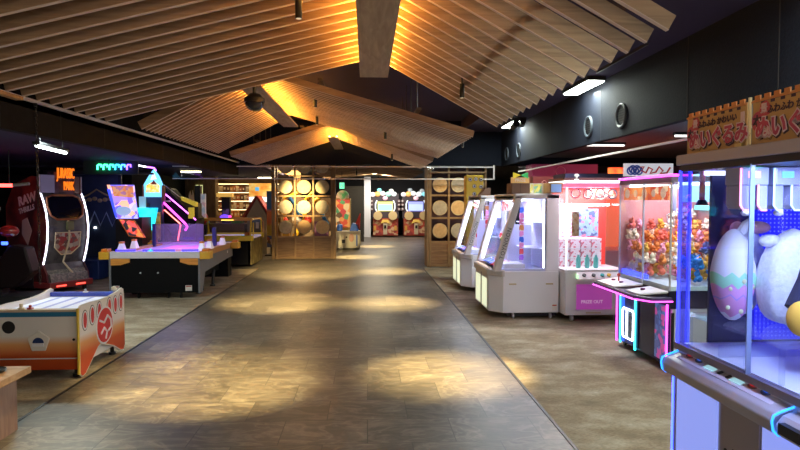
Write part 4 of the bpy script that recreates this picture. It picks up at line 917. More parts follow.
for x, y in ((-.18, .55), (-.18, 1.5), (-1.3, .55), (-1.3, 1.5)):
    b = MB(); b.cyl((x, y, .02), (x, y+.1, .3), .03, n=8); o = b.build('leg', BLACK, t); b = MB(); b.cyl((x, y, 0), (x, y, .03), .05, n=12); b.build('foot', BLACK, o)
for x in (-1.05, -.55, -.35):
    b = MB(); b.cyl((x-.012, .1, .045), (x+.012, .1, .045), .045, n=12); b.build('caster', SATIN, t)
RIM = M('lilac_white_rim', (.72, .68, .76), .35)
P_('rim_rail', RIM, t, (-1.48, -.0, -.01, .12, .685, .80), bevel=.01); P_('rim_rail', RIM, t, (-1.48, 0, 2.3, 2.42, .685, .80), bevel=.01)
AMB = M('amber_flank', (.5, .24, .1), .4)
for x in (-.10, -1.5): P_('side_rail', AMB, t, (x, x+.11, .12, 2.3, .685, .79), bevel=.01)
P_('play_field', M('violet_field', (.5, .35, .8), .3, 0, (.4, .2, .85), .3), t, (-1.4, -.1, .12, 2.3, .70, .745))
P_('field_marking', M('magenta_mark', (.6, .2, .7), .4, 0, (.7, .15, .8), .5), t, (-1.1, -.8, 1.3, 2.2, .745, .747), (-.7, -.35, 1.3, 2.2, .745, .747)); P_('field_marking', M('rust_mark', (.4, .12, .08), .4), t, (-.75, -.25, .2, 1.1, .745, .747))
for x0, x1 in ((-1.42, -1.1), (-.98, -.45), (-.33, -.05)): P_('led_bar', E_('ultramarine_led', (.03, .02, 1.), 4.), t, (x0, x1, .10, .125, .79, .828))
b = MB(); b.lathe((-.85, .115, .80), [(.05, 0), (.05, .01), (.02, .018), (.02, .035), (0, .04)], 14); b.build('lit_mallet', M('cyan_mallet', (.05, .6, .8), .3, 0, (.05, .6, .9), .8), t, True)
YB = M('amber_corner', (.72, .40, .04), .35)
for x, y in ((-1.66, -.02), (.0, -.02), (-1.66, 2.2), (.0, 2.2)):
    o = P_('corner_block', YB, t, (x, x+.17, y, y+.22, .67, .80), bevel=.012); P_('corner_cap', ORG, o, (x+.03, x+.14, y+.03, y+.19, .80, .845), bevel=.012)
CONE = M('frosted_cone', (.7, .66, .72), .3, 0, (.7, .62, .75), .25)
for x, y in ((-1.37, .22), (-.03, .25), (-.03, .75), (-.03, 1.7), (-1.42, .9)):
    b = MB(); b.loft([(x-.06, y-.08, .79), (x+.06, y-.08, .79), (x+.06, y+.08, .79), (x-.06, y+.08, .79)], [(x-.03, y-.04, .93), (x+.03, y-.04, .93), (x+.03, y+.04, .93), (x-.03, y+.04, .93)]); o = b.build('goal_guard', CONE, t, bevel=.006); P_('guard_cap', ORG, o, (x-.034, x+.034, y-.045, y+.045, .925, .955))
PURG = glass('purple_acrylic', (.8, .68, .9), .16, .10)
P_('divider_pane', PURG, t, (-1.35, -.42, 1.78, 1.79, .80, 1.2)); P_('divider_post', M('navy_post', (.02, .02, .12), .35), t, (-.24, -.17, 1.74, 1.82, .75, 1.13)); P_('divider_post', M('navy_post', (.02, .02, .12), .35), t, (-1.40, -1.35, 1.74, 1.82, .75, 1.2))
OB = wood('orange_bracket', (.55, .2, .03), (.75, .32, .06))
for s, x0 in ((1, -1.47), (-1, -.02)):
    b = MB(); b.prism([(x0, .685), (x0+s*.31, .685), (x0+s*.31, .62), (x0+s*.16, .575), (x0, .57)], 'y', .002, .02); b.build('corner_bracket', OB, t)
for x in (-.99, -.70):
    b = MB(); b.cyl((x, .008, .44), (x, .02, .44), .014, n=10); b.build('bolt', LGREY, t)
for x in (-1.40, -.20): P_('warning_label', M('label_white', (.7, .65, .6), .6), t, (x-.05, x+.06, .014, .02, .13, .225)); P_('label_print', RED, t, (x-.04, x+.05, .011, .014, .20, .215))
P_('flank_label', WHITE, t, (0, .003, 1.95, 2.0, .60, .65))
lamp('table_glow', 'AREA', (-3.57, 11.3, 1.3), (.6, .45, 1.), 4, (-3.57, 11.3, 0), sx=.8, sy=1.6)

# ------------------------------------------------------------------ yellow air hockey table with a clear hood
t = thing('air_hockey_table', 'yellow framed air hockey table with a clear hood behind the black one', 'air hockey table', (-2.87, 14.8, 0))
P_('end_cabinet', BLK2, t, (-.75, -.10, .05, .5, .06, .66), bevel=.006); P_('end_cabinet', BLK2, t, (-1.4, -.10, 1.1, 1.5, .06, .66), bevel=.006); P_('inner_cabinet', BLK2, t, (-1.3, -.15, .3, 1.2, .3, .66))
P_('flank', noisy('bronze_flank', [(.35, (.10, .07, .02)), (.6, (.25, .19, .06)), (.7, (.4, .32, .1))], 6, .4), t, (-.03, .0, .02, 1.55, .06, .70)); P_('flank', M('bronze_plain', (.16, .11, .03), .4), t, (-1.45, -1.42, .02, 1.55, .06, .70))
P_('rim_rail', M('acid_yellow', (.8, .62, .04), .35), t, (-1.47, .04, -.03, .12, .66, .79), bevel=.01); P_('rim_rail', M('acid_yellow', (.8, .62, .04), .35), t, (-1.47, .04, 1.45, 1.6, .66, .79), bevel=.01)
P_('play_field', M('pale_field', (.6, .5, .6), .3, 0, (.45, .4, .6), .3), t, (-1.42, -.02, .1, 1.47, .70, .75))
FR = M('hood_yellow', (.8, .6, .06), .35)
for x in (-1.45, -.02):
    MB().tube([(x, -.01, .78), (x, .10, 1.14), (x, .16, 1.18), (x, 1.4, 1.18), (x, 1.48, 1.14), (x, 1.57, .78)], .022, 8).build('hood_frame', FR, t, True); MB().tube([(x, .35, .78), (x, .4, 1.1)], .016, 8).build('hood_brace', FR, t)
P_('hood_beam', M('amber_beam', (.6, .3, .06), .4), t, (-1.45, 0, .10, .14, 1.155, 1.20)); P_('hood_beam', M('amber_beam', (.6, .3, .06), .4), t, (-1.45, 0, 1.4, 1.44, 1.155, 1.20)); P_('beam_lamp', E_('amber_lamp', (1., .6, .1), 2), t, (-.75, -.45, .09, .10, 1.165, 1.185))
b = MB(); b.slab([(-1.43, .0, .79), (-.04, .0, .79), (-.04, .11, 1.16), (-1.43, .11, 1.16)], .006); b.build('hood_pane', GLASS, t); b = MB(); b.slab([(-1.43, 1.56, .79), (-.04, 1.56, .79), (-.04, 1.47, 1.16), (-1.43, 1.47, 1.16)], .006); b.build('hood_pane', GLASS, t)
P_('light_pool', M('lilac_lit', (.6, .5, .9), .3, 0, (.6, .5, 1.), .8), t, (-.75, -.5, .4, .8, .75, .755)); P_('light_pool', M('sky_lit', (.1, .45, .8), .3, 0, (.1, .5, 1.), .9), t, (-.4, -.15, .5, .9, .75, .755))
for x in (-1.35, -.12): o = P_('corner_cap', ORG, t, (x-.06, x+.07, .02, .18, .79, .87), bevel=.02)

# ------------------------------------------------------------------ dinosaur hunt cabinet (left back)
t = thing('arcade_cabinet', 'curved dark red arcade cabinet with white light arcs and an orange sign', 'arcade cabinet', (-5.60, 11.15, 0), R(60))
t.scale = (.92, 1, 1)
JB = noisy('maroon_jungle_print', [(.35, (.02, .008, .008)), (.52, (.10, .015, .015)), (.66, (.16, .035, .02)), (.75, (.2, .12, .03))], 3.2, .45)
face = [(-.02, 1.78), (-.10, 1.62), (-.165, 1.42), (-.195, 1.2), (-.18, .95), (-.12, .72), (-.04, .52)]
P1 = [(1.0, .10), (1.0, 1.55), (.75, 1.95), (.2, 2.1), (.05, 2.08)]+face+[(-.16, .34), (-.20, .10)]
for x, nm in ((-.44, 'side_wall'), (.40, 'side_wall')):
    b = MB(); b.prism(P1, 'x', x, x+.04); sw = b.build(nm, JB, t)
    if x < 0: lw = sw
inner = [(.95, .12), (.95, 1.5), (.7, 1.9), (.2, 2.0), (.10, 1.78)]+[(y+.02, z) for y, z in face]+[(-.14, .34), (-.18, .12)]
b = MB(); b.prism(inner, 'x', -.40, .40); b.build('cabinet_body', noisy('charcoal_print', [(.4, (.035, .03, .035)), (.6, (.07, .065, .062))], 8, .5), t)
for x in (-.42, .42): MB().tube([(x, y-.012, z) for y, z in face[:]], .012, 8).build('light_arc', E_('cool_arc', (.78, .8, 1.), 7), t, True)
b = MB(); sc_ = [(-.31, 1.70), (-.34, 1.55), (-.31, 1.40), (-.2, 1.33), (.2, 1.33), (.31, 1.40), (.34, 1.55), (.31, 1.70), (.2, 1.74), (-.2, 1.74)]
def fy(z):
    for (ya, za), (yb, zb) in zip(face, face[1:]):
        if zb <= z <= za: return ya+(yb-ya)*(za-z)/(za-zb)
    return face[-1][0]
b.loft([(x, fy(z)-.0, z) for x, z in sc_], [(x, fy(z)+.03, z) for x, z in sc_]); b.build('screen', M('dark_screen', (.004, .004, .012), .08), t)
MB().tube([(x*1.06, fy(z)-.005, 1.54+(z-1.54)*1.06) for x, z in sc_], .018, 6, True).build('screen_frame', noisy('rust_frame', [(.4, (.2, .04, .02)), (.6, (.35, .12, .03))], 9, .5), t)
BONE = M('bone_tape', (.55, .45, .28), .6)
MB().tube([(.0, fy(1.25)-.005, 1.30), (.01, fy(1.2)-.01, 1.2), (.02, fy(.95)-.01, .95), (-.03, fy(.56)-.01, .54), (.05, -.10, .42), (.08, -.185, .33)], .018, 6).build('tape_strip', BONE, t)
b = MB(); b.loft([(x, fy(z)-.004, z) for x, z in ((-.26, 1.08), (.26, 1.08), (.26, .82), (.1, .68), (-.1, .68), (-.26, .82))], [(x, fy(z)+.012, z) for x, z in ((-.26, 1.08), (.26, 1.08), (.26, .82), (.1, .68), (-.1, .68), (-.26, .82))]); cr = b.build('crest_panel', patches('crest_print', [(.3, .25, .2), (.25, .03, .03), (.38, .33, .27), (.12, .06, .05), (.3, .06, .04)], 16, .5), t)
MB().tube([(x, fy(z)-.008, z) for x, z in ((-.26, 1.08), (.26, 1.08), (.26, .82), (.1, .68), (-.1, .68), (-.26, .82))], .012, 6, True).build('crest_rim', BONE, cr)
P_('camera_pod', M('olive_pod', (.12, .12, .04), .5), t, (-.04, .10, fy(1.2)-.04, fy(1.2)+.02, 1.12, 1.28), bevel=.015)
b = MB(); b.prism([(-.02, .50), (-.15, .34), (-.19, .34), (-.24, .16), (-.02, .16)], 'x', -.39, .39); b.build('step_apron', noisy('tread_plate', [(.45, (.10, .10, .08)), (.6, (.2, .19, .14))], 26, .4), t)
P_('base_bumper', M('oxide_red', (.22, .025, .02), .45), t, (-.45, .45, -.27, .2, .09, .20), bevel=.01)
for x in (-.22, .18): P_('tail_light', E_('tail_red', (1., .06, .04), 3), t, (x-.1, x+.1, -.278, -.265, .12, .145))
for x, y in ((-.35, -.15), (.35, -.15), (-.35, .85), (.35, .85)):
    b = MB(); b.cyl((x, y, 0), (x, y, .1), .04, n=10); b.build('foot', BLACK, t)
P_('marquee_panel', M('dim_lilac_screen', (.12, .10, .18), .3, 0, (.35, .3, .5), .12), t, (-.40, -.12, .0, .05, 1.80, 2.12)); P_('marquee_panel', M('dim_bronze_screen', (.18, .12, .1), .3), t, (.30, .40, .0, .05, 1.80, 2.10)); P_('marquee_block', noisy('plum_block', [(.4, (.03, .015, .03)), (.6, (.1, .05, .09))], 8, .5), t, (-.12, .30, .02, .2, 1.78, 2.18))
ORN = M('orange_lit_letters', (.85, .25, .02), .4, 0, (1., .20, .01), .8)
lettering('lettering', 'JURASSIC', .27, ORN, t, (.10, -.02, 2.15), FRONT, .012, .002, .9, .36); lettering('lettering', 'PARK', .23, ORN, t, (.16, -.02, 1.92), FRONT, .012, .002, .9, .42)
P_('marquee_edge', LGREY, t, (-.44, -.42, -.02, .0, 1.76, 2.12)); P_('marquee_edge', LGREY, t, (.42, .44, -.02, .0, 1.76, 2.1))
GRYL = M('stencil_grey', (.5, .47, .46), .6)
lettering('lettering', 'RAW', .23, GRYL, lw, (-.445, .34, 1.68), (R(90), R(-12), R(-90)), .002, .008); lettering('lettering', 'THRILLS', .13, GRYL, lw, (-.445, .36, 1.50), (R(90), R(-12), R(-90)), .002, .003)
P_('seat_base', M('bike_black', (.015, .013, .014), .5), t, (-.46, .44, .2, .95, .08, .45)); MB().tube([(-.47, .2, .3), (-.47, .25, .62), (-.47, .55, .66), (-.47, .7, .42), (-.47, .5, .25), (-.47, .25, .25)], .02, 6, True).build('door_frame', M('gunmetal_tube', (.2, .2, .22), .4, .5), t)
b = MB(); b.prism([(.35, 1.35), (.22, 1.12), (.35, .85), (.52, 1.05), (.5, 1.3)], 'x', -.446, -.44); b.build('pale_splash', M('bone_print', (.35, .3, .24), .6), lw)

# motorbike game at the far left edge
t = thing('motorbike_game', 'dark motorbike racing game with blue lights at the left edge', 'arcade game', (-6.08, 9.9, 0))
b = MB(); b.prism([(-.8, .3), (-.5, .55), (.1, .6), (.35, .95), (.6, .9), (.7, .5), (.4, .25), (-.6, .2)], 'y', -.14, .14); b.build('bike_body', M('bike_red_black', (.008, .004, .005), .4, spec=.2), t, bevel=.03)
b = MB(); b.ball((.28, 0, 1.16), (.15, .12, .10), 16); b.build('fairing', M('fairing_red', (.22, .012, .012), .25), t, True); MB().tube([(.0, .0, 1.2), (.18, -.05, 1.2), (.40, -.08, 1.1)], .018, 6).build('fairing_trim', M('silver_trim', (.6, .6, .62), .3, .5), t); MB().tube([(.05, 0, 1.2), (.15, 0, 1.55)], .012, 6).build('mirror_stem', M('silver_trim', (.6, .6, .62), .3, .5), t)
P_('blue_light_bar', E_('royal_led', (.04, .1, 1.), 4), t, (-.55, .02, -.18, -.14, .98, 1.06)); P_('blue_light_bar', E_('royal_led', (.04, .1, 1.), 4), t, (.26, .34, -.18, -.14, .95, 1.0)); P_('red_light_bar', E_('signal_red', (1., .06, .04), 3), t, (-.6, -.18, -.17, -.14, .90, .94))
P_('stand', BLACK, t, (-.7, .75, -.3, .3, .0, .14)); P_('stand_post', BLACK, t, (-.2, .2, -.1, .1, .14, .3)); P_('red_stool', M('stool_red', (.3, .03, .03), .4), t, (-.35, .0, -.32, -.14, .62, .68)); MB().cyl((-.17, -.23, .14), (-.17, -.23, .62), .02, n=8).build('stool_post', SATIN, t)
P_('hazard_strip', M('hazard_yellow', (.45, .3, .03), .6), t, *[(-.7+.14*k, -.63+.14*k, -.305, -.3, .02, .12) for k in range(5)]); P_('footrest', M('bone_print', (.35, .3, .24), .6), t, (-.3, .05, -.4, -.3, .12, .2))
t = thing('red_light_bar', 'long glowing red tube high at the left edge', 'light', (-6.25, 10.2, 1.91)); MB().cyl((-.6, 0, .0), (.36, 0, .0), .028, n=10).build('tube', E_('red_tube', (1., .06, .05), 6), t, True); MB().cyl((.36, 0, 0), (.62, .0, .03), .028, n=10).build('tube_end', M('bone_print', (.35, .3, .24), .6), t); MB().cyl((.3, 0, 0), (.3, 0, .595), .008, n=6).build('drop_rod', BLACK, t)

# dark blue booth backdrop
t = thing('game_booth', 'dark blue game booth backdrop with gold crest and pale jagged peaks', 'game booth', (-6.55, 13.2, 0))
P_('back_panel', noisy('midnight_booth', [(.35, (.012, .024, .06)), (.65, (.03, .055, .12))], 2, .5), t, (-.3, 1.22, 0, .06, .2, 2.28)); P_('plinth', M('booth_blue', (.01, .03, .13), .4), t, (-.3, 1.0, -.7, .06, .02, .42), bevel=.02); P_('side_panel', M('booth_side', (.006, .01, .03), .5), t, (1.16, 1.22, -.05, .06, .02, 2.2)); P_('top_beam', M('booth_beam', (.012, .02, .03), .5), t, (-.3, 1.22, -.25, .06, 2.22, 2.30))
GOLD = M('antique_gold', (.45, .34, .16), .45, .2)
MB().tube([(.35, -.01, 1.72), (.5, -.01, 1.78), (.68, -.01, 1.90), (.85, -.01, 1.80), (1.0, -.01, 1.74), (1.18, -.01, 1.73)], .018, 6).build('gold_crest', GOLD, t); b = MB()
for k in range(7): b.ball((.42+.11*k, -.012, 1.66+.02*(k % 3)), (.055, .012, .045), 8)
b.build('gold_crest', GOLD, t); b = MB(); pk_ = [(.3, 1.05), (.42, 1.3), (.5, 1.1), (.63, 1.42), (.75, 1.12), (.88, 1.4), (1., 1.1), (1.12, 1.35), (1.18, 1.05)]
b.tube([(x, -.01, z) for x, z in pk_], .02, 6); b.build('peak_print', M('haze_blue_print', (.2, .3, .45), .5), t); P_('lit_dot', WTUBE, t, (.62, .655, -.02, 0, 1.05, 1.085)); P_('coin_door', BLACK, t, (.62, .72, -.72, -.70, .1, .38))
# neon hooks
t = thing('neon_sign', 'row of neon hook shapes fading from green to violet on the left', 'neon sign', (-5.52, 12.5, 2.24))
P_('sign_beam', M('beam_dark', (.015, .03, .03), .6), t, (-.3, .80, .0, .04, -.04, .24))
for k, c in enumerate(((.05, 1., .35), (.05, 1., .4), (.04, .9, .55), (.03, .55, .8), (.05, .25, 1.), (.2, .08, 1.))):
    x = .0+k*.118
    MB().tube([(x, -.03, .05), (x, -.03, .135), (x+.02, -.03, .155), (x+.075, -.03, .155), (x+.075, -.03, .105)], .017, 8).build('neon_hook', E_('neon_hook_%s' % ('green', 'jade', 'teal', 'cerulean', 'cobalt', 'violet')[k], c, 5), t, True)
P_('drop_bracket', BLACK, t, (.2, .24, .01, .03, .24, .27))
t = thing('neon_outline', 'thin white and violet neon line over the house shaped sign', 'neon sign', (-4.95, 12.6, 0)); MB().cyl((.04, .03, 2.38), (.04, .03, 2.505), .008, n=6).build('drop_rod', BLACK, t); MB().tube([(.04, 0, 2.24), (.04, 0, 2.42), (.36, 0, 2.36)], .014, 8).build('neon_tube', WLED, t, True); MB().tube([(.36, 0, 2.36), (.52, 0, 2.34), (.56, 0, 2.28)], .014, 8).build('neon_tube', E_('violet_neon', (.45, .1, 1.), 6), t, True); P_('neon_arm', BLACK, t, (.02, .5, .02, .05, 2.20, 2.24))
# colourful cabinets behind the black table
t = thing('arcade_cabinet', 'leaning blue and coral picture cabinet left of the house shaped sign', 'arcade cabinet', (-5.12, 12.75, 0))
P_('cabinet_body', BLACK, t, (-.2, .35, .05, .6, 0, 1.3)); b = MB(); b.loft([(-.34, .0, 1.99), (.2, .0, 1.99), (.28, .0, 1.28), (-.16, .0, 1.28)], [(-.34, .06, 1.99), (.2, .06, 1.99), (.28, .06, 1.28), (-.16, .06, 1.28)])
b.build('picture_panel', patches('coral_violet_art', [(.25, .15, .8), (.75, .3, .2), (.1, .1, .7), (.5, .35, .85), (.3, .3, .9), (.15, .08, .5)], 8, .4, 1.7), t); b = MB(); b.loft([(-.25, -.012, 1.97), (.19, -.012, 1.97), (.22, -.012, 1.72), (-.2, -.012, 1.75)], [(-.25, 0, 1.97), (.19, 0, 1.97), (.22, 0, 1.72), (-.2, 0, 1.75)]); b.build('coral_header', patches('coral_letters', [(.85, .3, .12), (.85, .4, .2), (.5, .2, .4), (.8, .25, .1)], 20, .4, .6), t)
b = MB(); b.loft([(-.33, -.02, 1.9), (-.27, -.02, 1.9), (-.13, -.02, 1.3), (-.17, -.02, 1.3)], [(-.33, 0, 1.9), (-.27, 0, 1.9), (-.13, 0, 1.3), (-.17, 0, 1.3)]); b.build('blue_edge', E_('azure_edge', (.05, .08, 1.), 1.2), t)
b = MB(); b.ball((.0, -.01, 1.44), (.16, .02, .1), 14); b.build('pale_motif', M('pale_blue_motif', (.5, .65, .9), .4, 0, (.4, .6, 1.), .5), t, True)
b = MB(); b.loft([(-.06, -.1, 1.27), (.25, -.1, 1.24), (.46, -.1, .88), (.14, -.1, .92)], [(-.06, -.05, 1.27), (.25, -.05, 1.24), (.46, -.05, .88), (.14, -.05, .92)]); b.build('comic_panel', patches('red_comic_art', [(.7, .06, .03), (.05, .02, .02), (.7, .25, .06), (.02, .02, .03), (.75, .1, .1)], 11, .4, 1.), t); MB().tube([(-.06, -.11, 1.27), (.25, -.11, 1.24), (.46, -.11, .88), (.14, -.11, .92)], .014, 6, True).build('comic_edge', ORG, t); P_('comic_arm', BLACK, t, (.1, .3, -.05, .1, .95, 1.2))
t = thing('arcade_cabinet', 'tall cabinet with a house shaped blue and yellow sign on top', 'arcade cabinet', (-4.78, 13.5, 0))
P_('cabinet_body', M('teal_navy', (.01, .05, .1), .4), t, (-.17, .17, .06, .19, 0, 1.78)); b = MB(); hs_ = [(-.19, 1.74), (-.20, 2.02), (-.08, 2.22), (.02, 2.36), (.12, 2.22), (.20, 2.02), (.18, 1.74)]; b.prism(hs_, 'y', 0, .08); o = b.build('house_sign', M('sky_sign', (.15, .5, .8), .4, 0, (.12, .45, .8), 1.6), t); b = MB(); b.prism([(-.05, 2.12), (.02, 2.3), (.09, 2.14)], 'y', -.01, 0); b.build('white_gable', M('white_lit', (.7, .75, .85), .4, 0, (.7, .8, .9), 1.3), o); b = MB(); b.prism([(-.15, 1.84), (-.14, 2.0), (.03, 2.1), (.15, 2.0), (.15, 1.84)], 'y', -.012, 0); b.build('yellow_emblem', patches('yellow_emblem', [(.8, .6, .08), (.85, .7, .3), (.75, .45, .05), (.5, .5, .3)], 22, .4, 1.), o); b = MB(); b.prism([(-.04, 2.02), (.03, 2.12), (.09, 2.02)], 'y', -.02, -.012); b.build('red_emblem', RED, o)
for s in (-1, 1): P_('side_fin', wood('fin_wood', (.25, .1, .02), (.4, .18, .05)), t, (s*.21-.02, s*.21+.02, .0, .14, 1.66, 2.0))
b = MB(); b.prism([(-.31, 1.50), (.13, 1.50), (.06, 1.15), (-.10, .84), (-.20, 1.0)], 'y', -.1, -.05); b.build('aqua_shard', noisy('aqua_glow', [(.35, (.0, .25, .5)), (.6, (.02, .6, .8)), (.75, (.2, .8, .8))], 5, .3, emit=2.2), t); b = MB(); b.prism([(-.12, .80), (.05, 1.1), (.12, 1.4), (.17, 1.4), (.17, .78)], 'y', -.08, -.03); b.build('yellow_figure', noisy('khaki_figure', [(.4, (.3, .22, .03)), (.6, (.6, .48, .1))], 9, .5, emit=.15), t)
P_('marquee_card', M('mint_card', (.3, .55, .6), .4, 0, (.3, .6, .65), .4), t, (-.30, -.16, -.02, .02, 1.5, 1.75)); P_('card_arm', BLACK, t, (-.2, -.1, .02, .1, 1.5, 1.6)); P_('panel_arm', BLACK, t, (-.1, .1, -.05, .06, 1.2, 1.4))
t = thing('ramp_game', 'black ball ramp game with slanting magenta and red neon lines', 'arcade game', (-4.27, 13.72, 0))
b = MB(); b.prism([(-.42, 1.95), (-.30, 1.95), (.36, 1.25), (.36, .0), (-.2, .0), (-.2, .9), (-.42, 1.3)], 'y', .02, .7); b.build('ramp_body', M('ramp_black', (.003, .003, .006), .5, spec=.12), t)
MB().tube([(-.40, 0, 1.66), (.12, 0, 1.14), (.17, 0, 1.06), (.12, 0, .98)], .024, 8).build('neon_line', MAG, t, True, label='thick magenta neon line'); MB().tube([(-.36, 0, 1.84), (-.28, 0, 1.78), (.36, 0, 1.22)], .013, 8).build('neon_line', E_('violet_magenta_neon', (.8, .1, 1.), 6), t, True, label='thin violet neon line'); MB().tube([(-.34, 0, 1.45), (.0, 0, 1.14), (.02, 0, 1.1), (-.05, 0, .74)], .013, 8).build('neon_line', E_('coral_neon', (1., .12, .1), 6), t, True, label='red neon line')
P_('top_rail', PALE, t, (-.42, -.2, -.02, .02, 1.63, 1.66)); MB().tube([(-.33, -.03, 2.02), (.02, -.03, 1.74)], .008, 6).build('guide_wire', PALE, t); b = MB(); b.loft([(.02, .0, 1.75), (.36, .0, 1.62), (.36, .0, 1.52), (.05, .0, 1.66)], [(.02, .2, 1.75), (.36, .2, 1.62), (.36, .2, 1.52), (.05, .2, 1.66)]); b.build('yellow_bar', M('yellow_bar', (.75, .6, .05), .4, 0, (.7, .55, .05), .3), t); P_('yellow_block', M('yellow_bar', (.75, .6, .05), .4, 0, (.7, .55, .05), .3), t, (.2, .32, -.02, .05, 1.25, 1.5)); P_('prop_post', BLACK, t, (.28, .36, .2, .5, 1.2, 1.6))
t = thing('totem_sign', 'tall thin black sign with white hand cutout beside the ramp game', 'sign', (-4.74, 16.7, 0))
t.scale = (1.12, 1.12, 1.04); P_('sign_board', BLACK, t, (-.04, .10, 0, .2, 0, 2.0), bevel=.01); P_('side_art', patches('lilac_side_art', [(.65, .6, .75), (.75, .5, .6), (.5, .6, .75), (.8, .75, .8)], 9, .4, .15), t, (.10, .2, .04, .16, 1.05, 1.78))
HD = M('cream_hand_cutout', (.7, .52, .36), .6); b = MB(); b.prism([(-.16, 1.58), (-.18, 1.72), (-.14, 1.86), (-.11, 1.74), (-.09, 1.74), (-.08, 1.88), (-.05, 1.74), (-.04, 1.58)], 'y', -.03, .0); b.build('hand_cutout', HD, t)

# ------------------------------------------------------------------ lit shop behind the games
t = thing('wall_sign', 'pale green lit letters above wall lanterns beside the timber pier', 'sign', (-5.75, 20.6, 0)); P_('back_board', wood('pier_wood', (.2, .12, .05), (.36, .23, .1), (8, 8, 1.5)), t, (-.5, .5, .1, .15, 0, 2.4)); LG_ = M('pale_lime_lit', (.6, .65, .3), .4, 0, (.75, .8, .35), .8)
for x in (-.12, .02, .18, .30): P_('lit_letter', LG_, t, (x, x+.08, .05, .1, 1.85, 2.2))
for x in (-.05, .2): b = MB(); b.cyl((x, .05, 1.55), (x, .1, 1.55), .11, n=14); o = b.build('dark_disc', BLACK, t); MB().cyl((x, .04, 1.55), (x, .05, 1.55), .05, n=10).build('disc_centre', GOLD, o)
t = thing('red_toy', 'round yellow and red toy figure standing beside the shop pier', 'figure', (-4.86, 17.6, 0)); P_('stand', BLACK, t, (-.15, .15, -.1, .1, 0, .95)); b = MB(); b.ball((0, 0, 1.15), (.2, .16, .22), 14); b.build('toy_body', RED, t, True); b = MB(); b.ball((-.05, -.02, 1.45), (.13, .12, .14), 12); b.build('toy_head', YEL, t, True)
t = thing('shelf_unit', 'tall warm lit shelf unit full of packaged sweets at the back left', 'shelf', (-5.35, 20.95, 0)); WSH = M('honey_shelf', (.5, .3, .12), .6)
P_('back_panel', M('honey_back', (.42, .22, .08), .7), t, (0, 2.35, .5, .54, 0, 2.45)); P_('side_board', WSH, t, (0, .04, 0, .5, 0, 2.45)); P_('side_board', WSH, t, (2.31, 2.35, 0, .5, 0, 2.45))
for z in (.35, .72, 1.05, 1.35, 1.65, 1.95, 2.25): P_('shelf_board', WSH, t, (.04, 2.31, .05, .5, z, z+.03)); 
for z in (1.35, 1.65, 1.95, 2.25): P_('shelf_lamp', E_('shelf_lamp', (1., .68, .3), 5), t, (.1, 2.25, .06, .08, z-.015, z))
goods = [('amber', (.75, .38, .1)), ('cream', (.8, .65, .42)), ('rust', (.5, .13, .05)), ('tan', (.65, .42, .2)), ('dark brown', (.14, .06, .04)), ('white', (.8, .75, .65))]
g0 = {}; r4 = random.Random(12)
for z, nm in ((1.08, 'third'), (1.38, 'fourth'), (1.68, 'fifth'), (1.98, 'sixth'), (.75, 'second')):
    x = .07
    while x < 2.2:
        n, c = r4.choice(goods); w_ = r4.uniform(.08, .15)
        if n not in g0:
            o = thing('sweet_box', 'x', 'box', (0, 0, 0), 0, 'packaged sweets on the shop shelves'); P_('carton', M('sweet_'+n.replace(' ', '_'), c, .5), o, (0, .1, 0, .12, 0, .17), bevel=.004); P_('carton_label', M('sweet_label', (.8, .7, .5), .5), o, (.02, .08, -.003, 0, .05, .12)); g0[n] = o
        else: o = copy_tree(g0[n])
        o['label'] = '%s sweet box on the %s shelf of the warm lit shop' % (n, nm); o.location = (-5.35+x, 21.1+r4.uniform(0, .04), z+.001); o.scale = (w_*9, 1, r4.uniform(.75, 1.3)); x += w_*.9+.015
lamp('shop_light', 'AREA', (-3.7, 20.2, 2.6), (1., .68, .33), 150, (-3.7, 21.2, 1.2), sx=2.4, sy=.3); lamp('shop_light', 'AREA', (-2.6, 18.6, 2.6), (1., .7, .36), 34, (-2.4, 18.0, 0), sx=1.6, sy=.3)
t = thing('shop_banner', 'white lit shop banner with orange food picture above the toy house', 'sign', (-3.05, 19.3, 0)); P_('lit_board', E_('cream_lit_board', (1., .93, .75), 1.6), t, (-.75, .15, 0, .06, 1.62, 1.78)); P_('food_picture', noisy('orange_food_print', [(.35, (.8, .25, .03)), (.55, (.85, .5, .1)), (.7, (.85, .7, .35))], 4, .5, emit=.6), t, (-.75, .15, .0, .06, 1.80, 2.22)); P_('blue_badge', M('sky_badge', (.1, .5, .85), .4, 0, (.1, .5, .9), .6), t, (-.55, -.43, -.01, 0, 1.98, 2.1)); P_('post', BLACK, t, (-.75, -.7, .01, .05, 0, 1.62)); P_('post', BLACK, t, (.1, .15, .01, .05, 0, 1.62))
t = thing('display_stand', 'black display column with a golden cap in front of the sweet shelves', 'display stand', (-4.5, 19.2, 0)); P_('column', M('column_black', (.02, .018, .02), .4), t, (-.13, .13, -.1, .1, 0, 1.78)); P_('gold_cap', M('gold_lit_cap', (.7, .42, .1), .4, 0, (.9, .5, .1), .5), t, (-.28, .22, -.14, .14, 1.78, 1.90), bevel=.01); P_('column_print', patches('grey_print', [(.3, .3, .32), (.1, .1, .12), (.45, .42, .4)], 9, .5), t, (-.1, .1, -.106, -.1, 1.1, 1.4)); 
t = thing('counter', 'low green and dark counter display before the sweet shelves', 'counter', (-4.9, 18.6, 0)); P_('counter_body', M('counter_honey', (.35, .2, .09), .5), t, (-.45, 1.08, 0, .5, 0, .95)); P_('teal_bin', TEAL, t, (-.4, -.08, .05, .4, .95, 1.12)); P_('green_bin', M('leaf_green', (.15, .45, .05), .5), t, (.68, 1.0, .05, .4, .95, 1.1)); b = MB(); b.ball((.45, .15, 1.13), (.16, .12, .1), 12); b.build('blue_lamp_ball', E_('indigo_ball', (.15, .05, 1.), 1.5), t, True); b = MB(); b.ball((.62, .12, 1.16), .05, 8); b.build('pink_lamp_ball', E_('pink_ball', (1., .05, .3), 2), t, True)
